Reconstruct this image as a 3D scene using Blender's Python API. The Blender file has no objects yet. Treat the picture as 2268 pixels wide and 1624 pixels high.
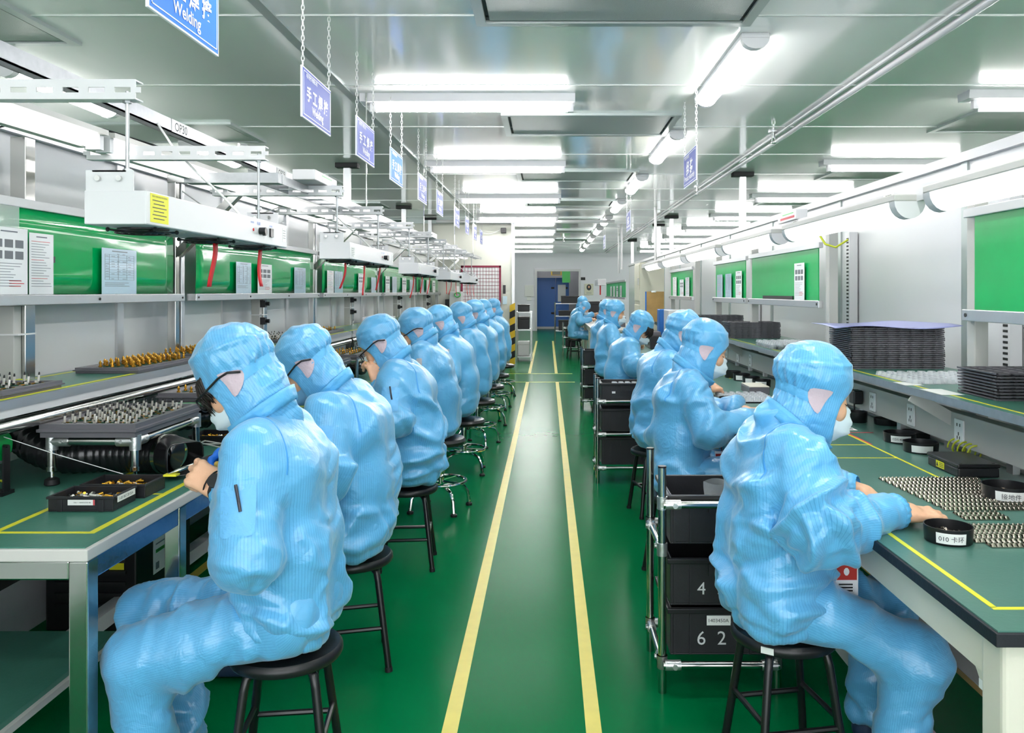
import bpy, bmesh, math, random
import numpy as np
from mathutils import Vector, Matrix
from mathutils.bvhtree import BVHTree
R = random.Random(7)
scn = bpy.context.scene
COL = scn.collection
PI = math.pi

# ------------------------------------------------------------------ materials
def srgb(r, g, b):
    f = lambda c: (c/255/12.92 if c/255 <= .04045 else ((c/255+.055)/1.055)**2.4)
    return (f(r), f(g), f(b), 1)

def mat(name, col, rough=.5, metal=0., spec=.5, bump=0, bscale=60, var=0, vscale=8, coat=0, emit=0, alpha=1, trans=0, sheen=0, detail=3, stretch=None, ior=1.45):
    m = bpy.data.materials.new(name); m.use_nodes = True
    nt = m.node_tree; b = nt.nodes['Principled BSDF']
    c = col if len(col) == 4 else (*col, 1)
    b.inputs['Base Color'].default_value = c
    b.inputs['Roughness'].default_value = rough
    b.inputs['Metallic'].default_value = metal
    b.inputs['Specular IOR Level'].default_value = spec
    b.inputs['IOR'].default_value = ior
    b.inputs['Coat Weight'].default_value = coat
    b.inputs['Coat Roughness'].default_value = .06
    b.inputs['Sheen Weight'].default_value = sheen
    b.inputs['Alpha'].default_value = alpha
    b.inputs['Transmission Weight'].default_value = trans
    if emit:
        b.inputs['Emission Color'].default_value = c
        b.inputs['Emission Strength'].default_value = emit
    if bump or var:
        tc = nt.nodes.new('ShaderNodeTexCoord')
        src = tc.outputs['Object']
        if stretch:
            mp = nt.nodes.new('ShaderNodeMapping'); mp.inputs['Scale'].default_value = stretch
            nt.links.new(src, mp.inputs['Vector']); src = mp.outputs['Vector']
        if bump:
            n = nt.nodes.new('ShaderNodeTexNoise'); n.inputs['Scale'].default_value = bscale; n.inputs['Detail'].default_value = detail
            nt.links.new(src, n.inputs['Vector'])
            bm = nt.nodes.new('ShaderNodeBump'); bm.inputs['Strength'].default_value = bump; bm.inputs['Distance'].default_value = .01
            nt.links.new(n.outputs['Fac'], bm.inputs['Height']); nt.links.new(bm.outputs['Normal'], b.inputs['Normal'])
        if var:
            n = nt.nodes.new('ShaderNodeTexNoise'); n.inputs['Scale'].default_value = vscale; n.inputs['Detail'].default_value = 4
            nt.links.new(src, n.inputs['Vector'])
            mr = nt.nodes.new('ShaderNodeMapRange'); mr.inputs['To Min'].default_value = 1-var; mr.inputs['To Max'].default_value = 1+var
            mr.inputs['From Min'].default_value = .3; mr.inputs['From Max'].default_value = .7
            nt.links.new(n.outputs['Fac'], mr.inputs['Value'])
            mx = nt.nodes.new('ShaderNodeMix'); mx.data_type = 'RGBA'; mx.blend_type = 'MULTIPLY'; mx.inputs['Factor'].default_value = 1
            mx.inputs['A'].default_value = c
            nt.links.new(mr.outputs['Result'], mx.inputs['B']); nt.links.new(mx.outputs['Result'], b.inputs['Base Color'])
    return m

def suit_mat(name, col, line, period=.0068, rough=.30):
    m = mat(name, col, rough=rough, spec=.85, sheen=.25)
    nt = m.node_tree; b = nt.nodes['Principled BSDF']
    at = nt.nodes.new('ShaderNodeAttribute'); at.attribute_name = 'sc'
    mth = nt.nodes.new('ShaderNodeMath'); mth.operation = 'DIVIDE'; mth.inputs[1].default_value = period
    nt.links.new(at.outputs['Fac'], mth.inputs[0])
    fr = nt.nodes.new('ShaderNodeMath'); fr.operation = 'FRACT'; nt.links.new(mth.outputs[0], fr.inputs[0])
    gt = nt.nodes.new('ShaderNodeMath'); gt.operation = 'GREATER_THAN'; gt.inputs[1].default_value = .88
    nt.links.new(fr.outputs[0], gt.inputs[0])
    tc = nt.nodes.new('ShaderNodeTexCoord')
    n = nt.nodes.new('ShaderNodeTexNoise'); n.inputs['Scale'].default_value = 5; n.inputs['Detail'].default_value = 4
    nt.links.new(tc.outputs['Object'], n.inputs['Vector'])
    mr = nt.nodes.new('ShaderNodeMapRange'); mr.inputs['From Min'].default_value = .3; mr.inputs['From Max'].default_value = .7
    mr.inputs['To Min'].default_value = .93; mr.inputs['To Max'].default_value = 1.07
    nt.links.new(n.outputs['Fac'], mr.inputs['Value'])
    mv = nt.nodes.new('ShaderNodeMix'); mv.data_type = 'RGBA'; mv.blend_type = 'MULTIPLY'; mv.inputs['Factor'].default_value = 1
    mv.inputs['A'].default_value = col; nt.links.new(mr.outputs['Result'], mv.inputs['B'])
    mx = nt.nodes.new('ShaderNodeMix'); mx.data_type = 'RGBA'
    nt.links.new(gt.outputs[0], mx.inputs['Factor'])
    nt.links.new(mv.outputs['Result'], mx.inputs['A']); mx.inputs['B'].default_value = line
    nt.links.new(mx.outputs['Result'], b.inputs['Base Color'])
    n2 = nt.nodes.new('ShaderNodeTexNoise'); n2.inputs['Scale'].default_value = 26; n2.inputs['Detail'].default_value = 3; n2.inputs['Distortion'].default_value = 1.2
    nt.links.new(tc.outputs['Object'], n2.inputs['Vector'])
    bm = nt.nodes.new('ShaderNodeBump'); bm.inputs['Strength'].default_value = .26; bm.inputs['Distance'].default_value = .012
    nt.links.new(n2.outputs['Fac'], bm.inputs['Height']); nt.links.new(bm.outputs['Normal'], b.inputs['Normal'])
    return m

def clear_mat(name, col, fac=.75, rough=.08):
    m = bpy.data.materials.new(name); m.use_nodes = True; nt = m.node_tree
    nt.nodes.clear()
    o = nt.nodes.new('ShaderNodeOutputMaterial'); mx = nt.nodes.new('ShaderNodeMixShader'); mx.inputs[0].default_value = 1-fac
    t = nt.nodes.new('ShaderNodeBsdfTransparent'); t.inputs[0].default_value = col
    p = nt.nodes.new('ShaderNodeBsdfPrincipled'); p.inputs['Base Color'].default_value = (.85, .88, .9, 1); p.inputs['Roughness'].default_value = rough
    nt.links.new(t.outputs[0], mx.inputs[1]); nt.links.new(p.outputs[0], mx.inputs[2]); nt.links.new(mx.outputs[0], o.inputs[0])
    return m

# ------------------------------------------------------------------ mesh builder
class MB:
    def __init__(s): s.v = []; s.f = []; s.m = []; s.mi = 0
    def _add(s, vs, fs):
        o = len(s.v); s.v += [tuple(p) for p in vs]
        for f in fs: s.f.append(tuple(i+o for i in f)); s.m.append(s.mi)
        return s
    def mat(s, i): s.mi = i; return s
    def box(s, x0, x1, y0, y1, z0, z1):
        return s._add([(x0,y0,z0),(x1,y0,z0),(x1,y1,z0),(x0,y1,z0),(x0,y0,z1),(x1,y0,z1),(x1,y1,z1),(x0,y1,z1)],
                      [(0,3,2,1),(4,5,6,7),(0,1,5,4),(1,2,6,5),(2,3,7,6),(3,0,4,7)])
    def cbox(s, c, d): return s.box(c[0]-d[0]/2,c[0]+d[0]/2,c[1]-d[1]/2,c[1]+d[1]/2,c[2]-d[2]/2,c[2]+d[2]/2)
    def bar(s, p0, p1, w, h, up=(0,0,1)):
        p0 = Vector(p0); p1 = Vector(p1); d = (p1-p0).normalized(); u = Vector(up)
        if abs(d.dot(u)) > .98: u = Vector((1,0,0))
        a = d.cross(u).normalized()*w/2; b = a.cross(d).normalized()*h/2
        vs = []
        for p in (p0, p1): vs += [p-a-b, p+a-b, p+a+b, p-a+b]
        return s._add(vs, [(0,1,2,3),(7,6,5,4),(0,4,5,1),(1,5,6,2),(2,6,7,3),(3,7,4,0)])
    def cyl(s, p0, p1, r, n=12, r2=None, caps=True):
        p0 = Vector(p0); p1 = Vector(p1); r2 = r if r2 is None else r2
        d = (p1-p0).normalized(); u = Vector((0,0,1)) if abs(d.z) < .95 else Vector((1,0,0))
        a = d.cross(u).normalized(); b = d.cross(a)
        vs = []
        for p, q in ((p0,r),(p1,r2)):
            vs += [p+(a*math.cos(2*PI*i/n)+b*math.sin(2*PI*i/n))*q for i in range(n)]
        fs = [(i,(i+1)%n,n+(i+1)%n,n+i) for i in range(n)]
        if caps: fs += [tuple(range(n-1,-1,-1)), tuple(range(n,2*n))]
        return s._add(vs, fs)
    def tube(s, pts, r, n=8, closed=False, rs=None):
        pts = [Vector(p) for p in pts]; N = len(pts); rings = []
        prev = None
        for i, p in enumerate(pts):
            if closed: d = pts[(i+1)%N]-pts[i-1]
            else: d = pts[min(i+1,N-1)]-pts[max(i-1,0)]
            d.normalize()
            if prev is None:
                u = Vector((0,0,1)) if abs(d.z) < .9 else Vector((1,0,0)); a = d.cross(u).normalized()
            else:
                a = (prev-d*prev.dot(d)).normalized()
            prev = a; b = d.cross(a); q = rs[i] if rs else r
            rings.append([p+(a*math.cos(2*PI*k/n)+b*math.sin(2*PI*k/n))*q for k in range(n)])
        vs = [v for ring in rings for v in ring]; fs = []
        for i in range(N if closed else N-1):
            j = (i+1)%N
            fs += [(i*n+k,i*n+(k+1)%n,j*n+(k+1)%n,j*n+k) for k in range(n)]
        if not closed: fs += [tuple(range(n-1,-1,-1)), tuple(range((N-1)*n,N*n))]
        return s._add(vs, fs)
    def lathe(s, prof, c=(0,0,0), n=24, sx=1, sy=1):
        vs = []; fs = []
        for r, z in prof: vs += [(c[0]+sx*r*math.cos(2*PI*i/n), c[1]+sy*r*math.sin(2*PI*i/n), c[2]+z) for i in range(n)]
        for k in range(len(prof)-1):
            fs += [(k*n+i,k*n+(i+1)%n,(k+1)*n+(i+1)%n,(k+1)*n+i) for i in range(n)]
        if prof[0][0] > 1e-6: fs.append(tuple(range(n-1,-1,-1)))
        if prof[-1][0] > 1e-6: fs.append(tuple(range((len(prof)-1)*n, len(prof)*n)))
        return s._add(vs, fs)
    def ball(s, c, r, n=12, m=8, sc=(1,1,1)):
        vs = []; fs = []
        for j in range(m+1):
            t = PI*j/m
            vs += [(c[0]+sc[0]*r*math.sin(t)*math.cos(2*PI*i/n), c[1]+sc[1]*r*math.sin(t)*math.sin(2*PI*i/n), c[2]-sc[2]*r*math.cos(t)) for i in range(n)]
        for j in range(m): fs += [(j*n+i,j*n+(i+1)%n,(j+1)*n+(i+1)%n,(j+1)*n+i) for i in range(n)]
        return s._add(vs, fs)
    def grid(s, fn, nu, nv):
        vs = [fn(i/nu, j/nv) for j in range(nv+1) for i in range(nu+1)]
        fs = [(j*(nu+1)+i,j*(nu+1)+i+1,(j+1)*(nu+1)+i+1,(j+1)*(nu+1)+i) for j in range(nv) for i in range(nu)]
        return s._add(vs, fs)
    def quad(s, a, b, c, d): return s._add([a,b,c,d], [(0,1,2,3)])
    def prism(s, poly, axis, t0, t1):
        # poly: list of 2D points; axis: 'x','y','z' extrusion
        def P(p, t):
            return {'x': (t,p[0],p[1]), 'y': (p[0],t,p[1]), 'z': (p[0],p[1],t)}[axis]
        n = len(poly)
        return s._add([P(p,t0) for p in poly]+[P(p,t1) for p in poly],
                      [tuple(range(n-1,-1,-1)), tuple(range(n,2*n))]+[(i,(i+1)%n,n+(i+1)%n,n+i) for i in range(n)])
    def obj(s, name, mats, parent=None, smooth=False, bevel=0, seg=2, off=None):
        me = bpy.data.meshes.new(name)
        if off is None: off = parent.get('_o', (0,0,0)) if parent else (0,0,0)
        me.from_pydata([(a-off[0],b-off[1],c-off[2]) for a,b,c in s.v], [], s.f)
        if not isinstance(mats, (list,tuple)): mats = [mats]
        for m in mats: me.materials.append(m)
        if len(mats) > 1: me.polygons.foreach_set('material_index', s.m)
        me.validate()
        bm = bmesh.new(); bm.from_mesh(me); bmesh.ops.recalc_face_normals(bm, faces=bm.faces); bm.to_mesh(me); bm.free()
        o = bpy.data.objects.new(name, me); COL.objects.link(o)
        if smooth:
            me.shade_smooth()
            if smooth != 'all': me.set_sharp_from_angle(angle=math.radians(40))
        if bevel:
            b = o.modifiers.new('bevel', 'BEVEL'); b.width = bevel; b.segments = seg; b.limit_method = 'ANGLE'; b.angle_limit = math.radians(50)
        if parent: o.parent = parent
        if parent: o['_o'] = tuple(off)
        return o

def tag(o, label=None, cat=None, group=None, kind=None):
    if label: o['label'] = label
    if cat: o['category'] = cat
    if group: o['group'] = group
    if kind: o['kind'] = kind
    return o
def thing(name, label, cat, loc=(0,0,0), rz=0, group=None):
    o = bpy.data.objects.new(name, None); COL.objects.link(o)
    o.location = loc; o.rotation_euler = (0,0,rz); o.empty_display_size = .05
    o['_o'] = tuple(loc)
    return tag(o, label, cat, group)
def solo(mb, name, mats, label, cat, group=None, base=None, **k):
    """a thing that is one mesh; its origin is put at base"""
    off = base if base else (0,0,0)
    o = mb.obj(name, mats, off=off, **k); o.location = off
    return tag(o, label, cat, group)
def struct(mb, name, mats, parent=None, **k):
    o = mb.obj(name, mats, parent, **k)
    if not parent: o['kind'] = 'structure'
    return o
KIDS = {}
def dup(o, loc=None, rz=None, label=None, group=None, parent=None, top=True):
    c = o.copy(); COL.objects.link(c)
    if parent: c.parent = parent
    if loc is not None:
        c.location = loc
        if '_o' in c: c['_o'] = tuple(loc)
    if rz is not None: c.rotation_euler = (0,0,rz)
    if label: c['label'] = label
    if group: c['group'] = group
    for ch in list(o.children): dup(ch, parent=c)
    return c

# text as mesh data (list of verts, faces) in its own plane: x right, y up
TXT = {}
def text_mesh(s, size=1.0, bold=0):
    k = (s, size, bold)
    if k in TXT: return TXT[k]
    cu = bpy.data.curves.new('t', 'FONT'); cu.body = s; cu.size = size; cu.align_x = 'CENTER'; cu.align_y = 'CENTER'
    cu.resolution_u = 3; cu.offset = bold
    o = bpy.data.objects.new('t', cu); COL.objects.link(o)
    dg = bpy.context.evaluated_depsgraph_get(); dg.update()
    me = bpy.data.meshes.new_from_object(o.evaluated_get(dg))
    v = [tuple(x.co) for x in me.vertices]; f = [tuple(p.vertices) for p in me.polygons]
    bpy.data.objects.remove(o); bpy.data.curves.remove(cu); bpy.data.meshes.remove(me)
    TXT[k] = (v, f); return v, f
def put_text(mb, s, o, ax, ay, size, bold=0, width=None):
    """add text to mb at point o with axis vectors ax (reading direction) and ay (up)"""
    v, f = text_mesh(s, size, bold)
    if not v: return mb
    o = Vector(o); ax = Vector(ax); ay = Vector(ay)
    cx = (min(p[0] for p in v)+max(p[0] for p in v))/2; cy = (min(p[1] for p in v)+max(p[1] for p in v))/2
    w = max(p[0] for p in v)-min(p[0] for p in v)
    k = (width/w) if width else 1
    return mb._add([o+ax*(p[0]-cx)*k+ay*(p[1]-cy)*k for p in v], f)
# ------------------------------------------------------------------ implicit surfaces
def surfnets(F, org, h):
    s = F < 0
    nx, ny, nz = F.shape
    cnt = np.zeros((nx-1,ny-1,nz-1), np.int8)
    offs = [(a,b,c) for a in (0,1) for b in (0,1) for c in (0,1)]
    for a,b,c in offs: cnt += s[a:nx-1+a, b:ny-1+b, c:nz-1+c]
    act = (cnt > 0) & (cnt < 8)
    I = np.argwhere(act)
    idx = -np.ones(act.shape, np.int64); idx[act] = np.arange(len(I))
    cv = np.stack([F[I[:,0]+a, I[:,1]+b, I[:,2]+c] for a,b,c in offs], 1)
    pos = np.zeros((len(I),3)); n = np.zeros(len(I))
    for i in range(8):
        for j in range(i+1, 8):
            d = np.array(offs[j])-np.array(offs[i])
            if np.abs(d).sum() != 1: continue
            m = (cv[:,i] < 0) != (cv[:,j] < 0)
            t = cv[m,i]/(cv[m,i]-cv[m,j])
            pos[m] += np.array(offs[i])+t[:,None]*d; n[m] += 1
    V = (I+pos/n[:,None])*h+np.array(org)
    Q = []
    for ax in range(3):
        sl0 = [slice(None)]*3; sl1 = [slice(None)]*3; sl0[ax] = slice(0,-1); sl1[ax] = slice(1,None)
        ch = s[tuple(sl0)] != s[tuple(sl1)]
        E = np.argwhere(ch)
        b, c = [(1,2),(2,0),(0,1)][ax]
        E = E[(E[:,b] > 0)&(E[:,c] > 0)&(E[:,b] < F.shape[b]-1)&(E[:,c] < F.shape[c]-1)]
        def cell(db, dc):
            X = E.copy(); X[:,b] += db; X[:,c] += dc
            return idx[X[:,0],X[:,1],X[:,2]]
        q = np.stack([cell(-1,-1), cell(0,-1), cell(0,0), cell(-1,0)], 1)
        inside = s[E[:,0],E[:,1],E[:,2]]
        q[~inside] = q[~inside][:,::-1]
        Q.append(q)
    Q = np.concatenate(Q); Q = Q[(Q >= 0).all(1)]
    return V, Q

def mgrid(lo, hi, h):
    n = [int(math.ceil((b-a)/h))+1 for a,b in zip(lo,hi)]
    ax = [lo[i]+np.arange(n[i])*h for i in range(3)]
    return np.stack(np.meshgrid(*ax, indexing='ij'), -1).astype(np.float32)
def cone(P, a, b, r1, r2):
    a = np.array(a, np.float32); b = np.array(b, np.float32); d = b-a
    t = np.clip(((P-a)@d)/max(float(d@d), 1e-9), 0, 1)
    q = P-a-t[...,None]*d
    return np.sqrt((q*q).sum(-1))-(r1+(r2-r1)*t)
def ell(P, c, r):
    q = (P-np.array(c,np.float32))/np.array(r,np.float32)
    k = np.sqrt((q*q).sum(-1))+1e-6
    q2 = q/np.array(r,np.float32); k2 = np.sqrt((q2*q2).sum(-1))+1e-6
    return k*(k-1)/k2
def smin(a, b, k):
    h = np.clip(.5+.5*(b-a)/k, 0, 1)
    return b+(a-b)*h-k*h*(1-h)
def smax(a, b, k): return -smin(-a, -b, k)
def rbox(P, c, hf, r):
    q = np.abs(P-np.array(c,np.float32))-(np.array(hf,np.float32)-r)
    return np.sqrt((np.maximum(q,0)**2).sum(-1))+np.minimum(q.max(-1),0)-r
_rs = np.random.RandomState(3)
_dirs = _rs.randn(9,3); _ph = _rs.rand(9)*6.28
def wob(P, f, seed=0):
    out = 0
    for i in range(9): out = out+np.sin((P@_dirs[i])*f*(.6+.1*i)+_ph[i]+seed*1.7*(i+1))
    return out/3.6
def crease(P, f, seed=0, w=2.0, p=1.5, d=None, k=.5):
    """ridges along the zero lines of a noise; d is the direction the creases run across"""
    if d is not None:
        d = np.asarray(d, float)
        if d.ndim == 1: d = d/np.linalg.norm(d); P = P*k+(P@d)[:,None]*d*(1-k)
        else: P = P*k+((P*d).sum(1))[:,None]*d*(1-k)
    return np.clip(1-np.abs(wob(P, f, seed))*w, 0, 1)**p
def relax(x, Q, n=2):
    for _ in range(n):
        m = x[Q].mean(1); a = np.zeros_like(x); c = np.zeros(len(x))
        for i in range(4): np.add.at(a, Q[:,i], m); np.add.at(c, Q[:,i], 1)
        x = a/np.maximum(c,1)
    return x
def vnormals(V, Q):
    n = np.cross(V[Q[:,2]]-V[Q[:,0]], V[Q[:,3]]-V[Q[:,1]])
    N = np.zeros_like(V)
    for i in range(4): np.add.at(N, Q[:,i], n)
    return N/(np.linalg.norm(N,axis=1)[:,None]+1e-12)
def np_mesh(name, V, Q, mats, sc=None, parent=None):
    me = bpy.data.meshes.new(name)
    me.vertices.add(len(V)); me.vertices.foreach_set('co', np.asarray(V,np.float32).ravel())
    me.loops.add(len(Q)*4); me.loops.foreach_set('vertex_index', np.asarray(Q,np.int32).ravel())
    me.polygons.add(len(Q)); me.polygons.foreach_set('loop_start', np.arange(len(Q),dtype=np.int32)*4)
    me.update(calc_edges=True); me.shade_smooth()
    if sc is not None:
        a = me.attributes.new('sc', 'FLOAT', 'POINT'); a.data.foreach_set('value', np.asarray(sc,np.float32))
    for m in (mats if isinstance(mats,(list,tuple)) else [mats]): me.materials.append(m)
    o = bpy.data.objects.new(name, me); COL.objects.link(o)
    if parent: o.parent = parent
    return o
def bvh_of(V, Q): return BVHTree.FromPolygons([tuple(v) for v in V], [tuple(int(i) for i in q) for q in Q])

def conform(bvh, c, ax, ay, outline, off=.002, rings=5, thick=.0015):
    """patch with a 2D outline (in ax, ay round c) laid on the surface, cast along -(ax x ay)"""
    c = Vector(c); ax = Vector(ax).normalized(); ay = Vector(ay).normalized(); n = ax.cross(ay).normalized()
    mb = MB(); vs = []; K = len(outline)
    def hit(x, y):
        o = c+ax*x+ay*y+n*.25
        loc, nor, i, d = bvh.ray_cast(o, -n, .6)
        return (loc+n*off) if loc else None
    cen = hit(0,0)
    if cen is None: return None
    vs.append(cen)
    for r in range(1, rings+1):
        for x, y in outline:
            p = hit(x*r/rings, y*r/rings)
            vs.append(p if p else cen)
    fs = [(0,1+i,1+(i+1)%K) for i in range(K)]
    for r in range(rings-1):
        a = 1+r*K; b = a+K
        fs += [(a+i,b+i,b+(i+1)%K,a+(i+1)%K) for i in range(K)]
    mb._add(vs, fs); return mb
def belt(bvh, c, axis, ref, a0, a1, w, n=24, off=.003, tilt=0, flare=None):
    """strip laid round the surface about an axis, from angle a0 to a1 measured from ref"""
    c = Vector(c); axis = Vector(axis).normalized(); ref = Vector(ref); ref = (ref-axis*ref.dot(axis)).normalized(); sd = axis.cross(ref)
    mb = MB(); rows = []
    for i in range(n+1):
        a = a0+(a1-a0)*i/n; d = ref*math.cos(a)+sd*math.sin(a); row = []
        for k in (-.5,-.17,.17,.5):
            o = c+axis*(k*w+tilt*math.cos(a)); loc, nor, ii, dd = bvh.ray_cast(o+d*.4, -d, .6)
            p = (loc if loc else o+d*.08)+d*(off*(1 if abs(k) < .4 else .3) if flare is None else off+flare*(k+.5))
            row.append(p)
        rows.append(row)
    vs = [p for r in rows for p in r]
    fs = [(i*4+k,(i+1)*4+k,(i+1)*4+k+1,i*4+k+1) for i in range(n) for k in range(3)]
    mb._add(vs, fs); return mb
def rrect(w, h, r=.25, n=3):
    out = []; r *= min(w,h)
    for cx, cy, a in ((w/2-r,h/2-r,0),(-w/2+r,h/2-r,90),(-w/2+r,-h/2+r,180),(w/2-r,-h/2+r,270)):
        for i in range(n+1):
            t = math.radians(a+90*i/n); out.append((cx+r*math.cos(t), cy+r*math.sin(t)))
    return out

# ------------------------------------------------------------------ people
HANDC = {}
def hand_mesh(curl=(.5,.6,.5), spread=.04, thumb=.5, h=.0026):
    k = (curl, spread, thumb, h)
    if k in HANDC: return HANDC[k]
    P = mgrid((-.075,-.07,-.105), (.2,.085,.045), h)
    d = rbox(P, (.045,0,0), (.048,.037,.0135), .0125)
    d = smin(d, cone(P, (-.1,0,0), (.015,0,0), .027, .026), .02)
    d = smin(d, ell(P, (.03,.02,-.01), (.034,.02,.016)), .012)
    tips = []
    for i, (y, L) in enumerate(((.029,.074),(.0095,.083),(-.010,.077),(-.0285,.060))):
        p = np.array((.086-.004*abs(i-1), y, .002)); a = .05*i
        sp = spread*(1.5-i)
        for j, (fr, r1, r2) in enumerate(((.46,.0098,.0086),(.30,.0088,.0078),(.24,.0078,.0066))):
            a += curl[j]*(1+.10*(i-1.5))
            q = p+L*fr*np.array((math.cos(a)*math.cos(sp), math.cos(a)*math.sin(sp), -math.sin(a)))
            s = cone(P, p, q, r1, r2)
            d = smin(d, s, .007 if j == 0 else .003)
            if j: d = smin(d, ell(P, p+np.array((0,0,.001)), (.0092,.0092,.0094)), .002)
            p0, p = p, q
        tips.append((p0, p))
    p = np.array((.012,.030,-.008)); dr = np.array((.72,.55,-.42*thumb*2)); dr /= np.linalg.norm(dr)
    for j, (L, r1, r2) in enumerate(((.046,.0145,.0115),(.034,.0112,.0098),(.028,.0098,.0072))):
        q = p+dr*L; d = smin(d, cone(P, p, q, r1, r2), .008 if j == 0 else .003); p0, p = p, q
        dr = dr+np.array((.28,-.30*thumb,-.25*thumb)); dr /= np.linalg.norm(dr)
    tips.append((p0, p))
    # knuckle bumps and tendon hollows
    for y in (.029,.0095,-.010,-.0285): d = smin(d, ell(P, (.084,y,.006), (.011,.0085,.0085)), .005)
    V, Q = surfnets(d, P[0,0,0], h)
    HANDC[k] = (V, Q, tips); return HANDC[k]

def frame(x, z):
    x = np.array(x, float); x /= np.linalg.norm(x); z = np.array(z, float); z -= x*(z@x); z /= np.linalg.norm(z)
    return np.stack([x, np.cross(z,x), z], 1)   # columns

def make_head(h=.0042):
    P = mgrid((-.13,-.1,-.24), (.135,.1,.15), h)
    d = ell(P, (-.012,0,.03), (.098,.076,.102))
    d = smin(d, ell(P, (.035,0,-.05), (.062,.058,.072)), .03)
    d = smin(d, ell(P, (.05,0,-.02), (.05,.063,.05)), .02)
    d = smin(d, ell(P, (.074,0,-.098), (.022,.026,.018)), .02)                     # chin
    d = smin(d, cone(P, (.086,0,.012), (.112,0,-.032), .007, .0105), .012)         # nose
    d = smin(d, ell(P, (.100,.011,-.036), (.011,.008,.008)), .006); d = smin(d, ell(P, (.100,-.011,-.036), (.011,.008,.008)), .006)
    for s in (1,-1):
        d = smin(d, cone(P, (.084,s*.012,.030), (.070,s*.052,.028), .010, .008), .014)   # brow
        d = smax(d, -ell(P, (.102,s*.032,.006), (.022,.019,.013)), .012)                 # socket
        d = smin(d, ell(P, (.0745,s*.032,.005), (.0135,.0155,.0125)), .003)              # lidded eye
        d = smin(d, ell(P, (.066,s*.043,-.03), (.022,.022,.022)), .02)                   # cheek
        d = smin(d, ell(P, (-.012,s*.073,-.008), (.016,.008,.028)), .006)                # ear
    d = smin(d, ell(P, (.094,0,-.062), (.010,.023,.0065)), .004); d = smin(d, ell(P, (.092,0,-.074), (.010,.019,.007)), .004)   # lips
    d = smin(d, cone(P, (-.015,0,-.06), (-.01,0,-.16), .054, .05), .03)
    return surfnets(d, P[0,0,0], h)
HEAD = {}

def rot_head(pitch, yaw, roll):
    cp, sp = math.cos(pitch), math.sin(pitch)
    Rp = np.array([[cp,0,sp],[0,1,0],[-sp,0,cp]])       # nose goes down for positive pitch
    cy, sy = math.cos(yaw), math.sin(yaw); Ry = np.array([[cy,-sy,0],[sy,cy,0],[0,0,1]])
    cr, sr = math.cos(roll), math.sin(roll); Rr = np.array([[1,0,0],[0,cr,-sr],[0,sr,cr]])
    return Ry@Rp@Rr

def axang(P, a, b, ref):
    a = np.array(a); d = np.array(b)-a; L = np.linalg.norm(d); d = d/L
    q = P-a; t = q@d; q = q-t[:,None]*d
    r = np.array(ref)-d*(np.array(ref)@d); r /= np.linalg.norm(r); s = np.cross(d, r)
    return t, L, np.arctan2(q@s, q@r)

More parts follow.
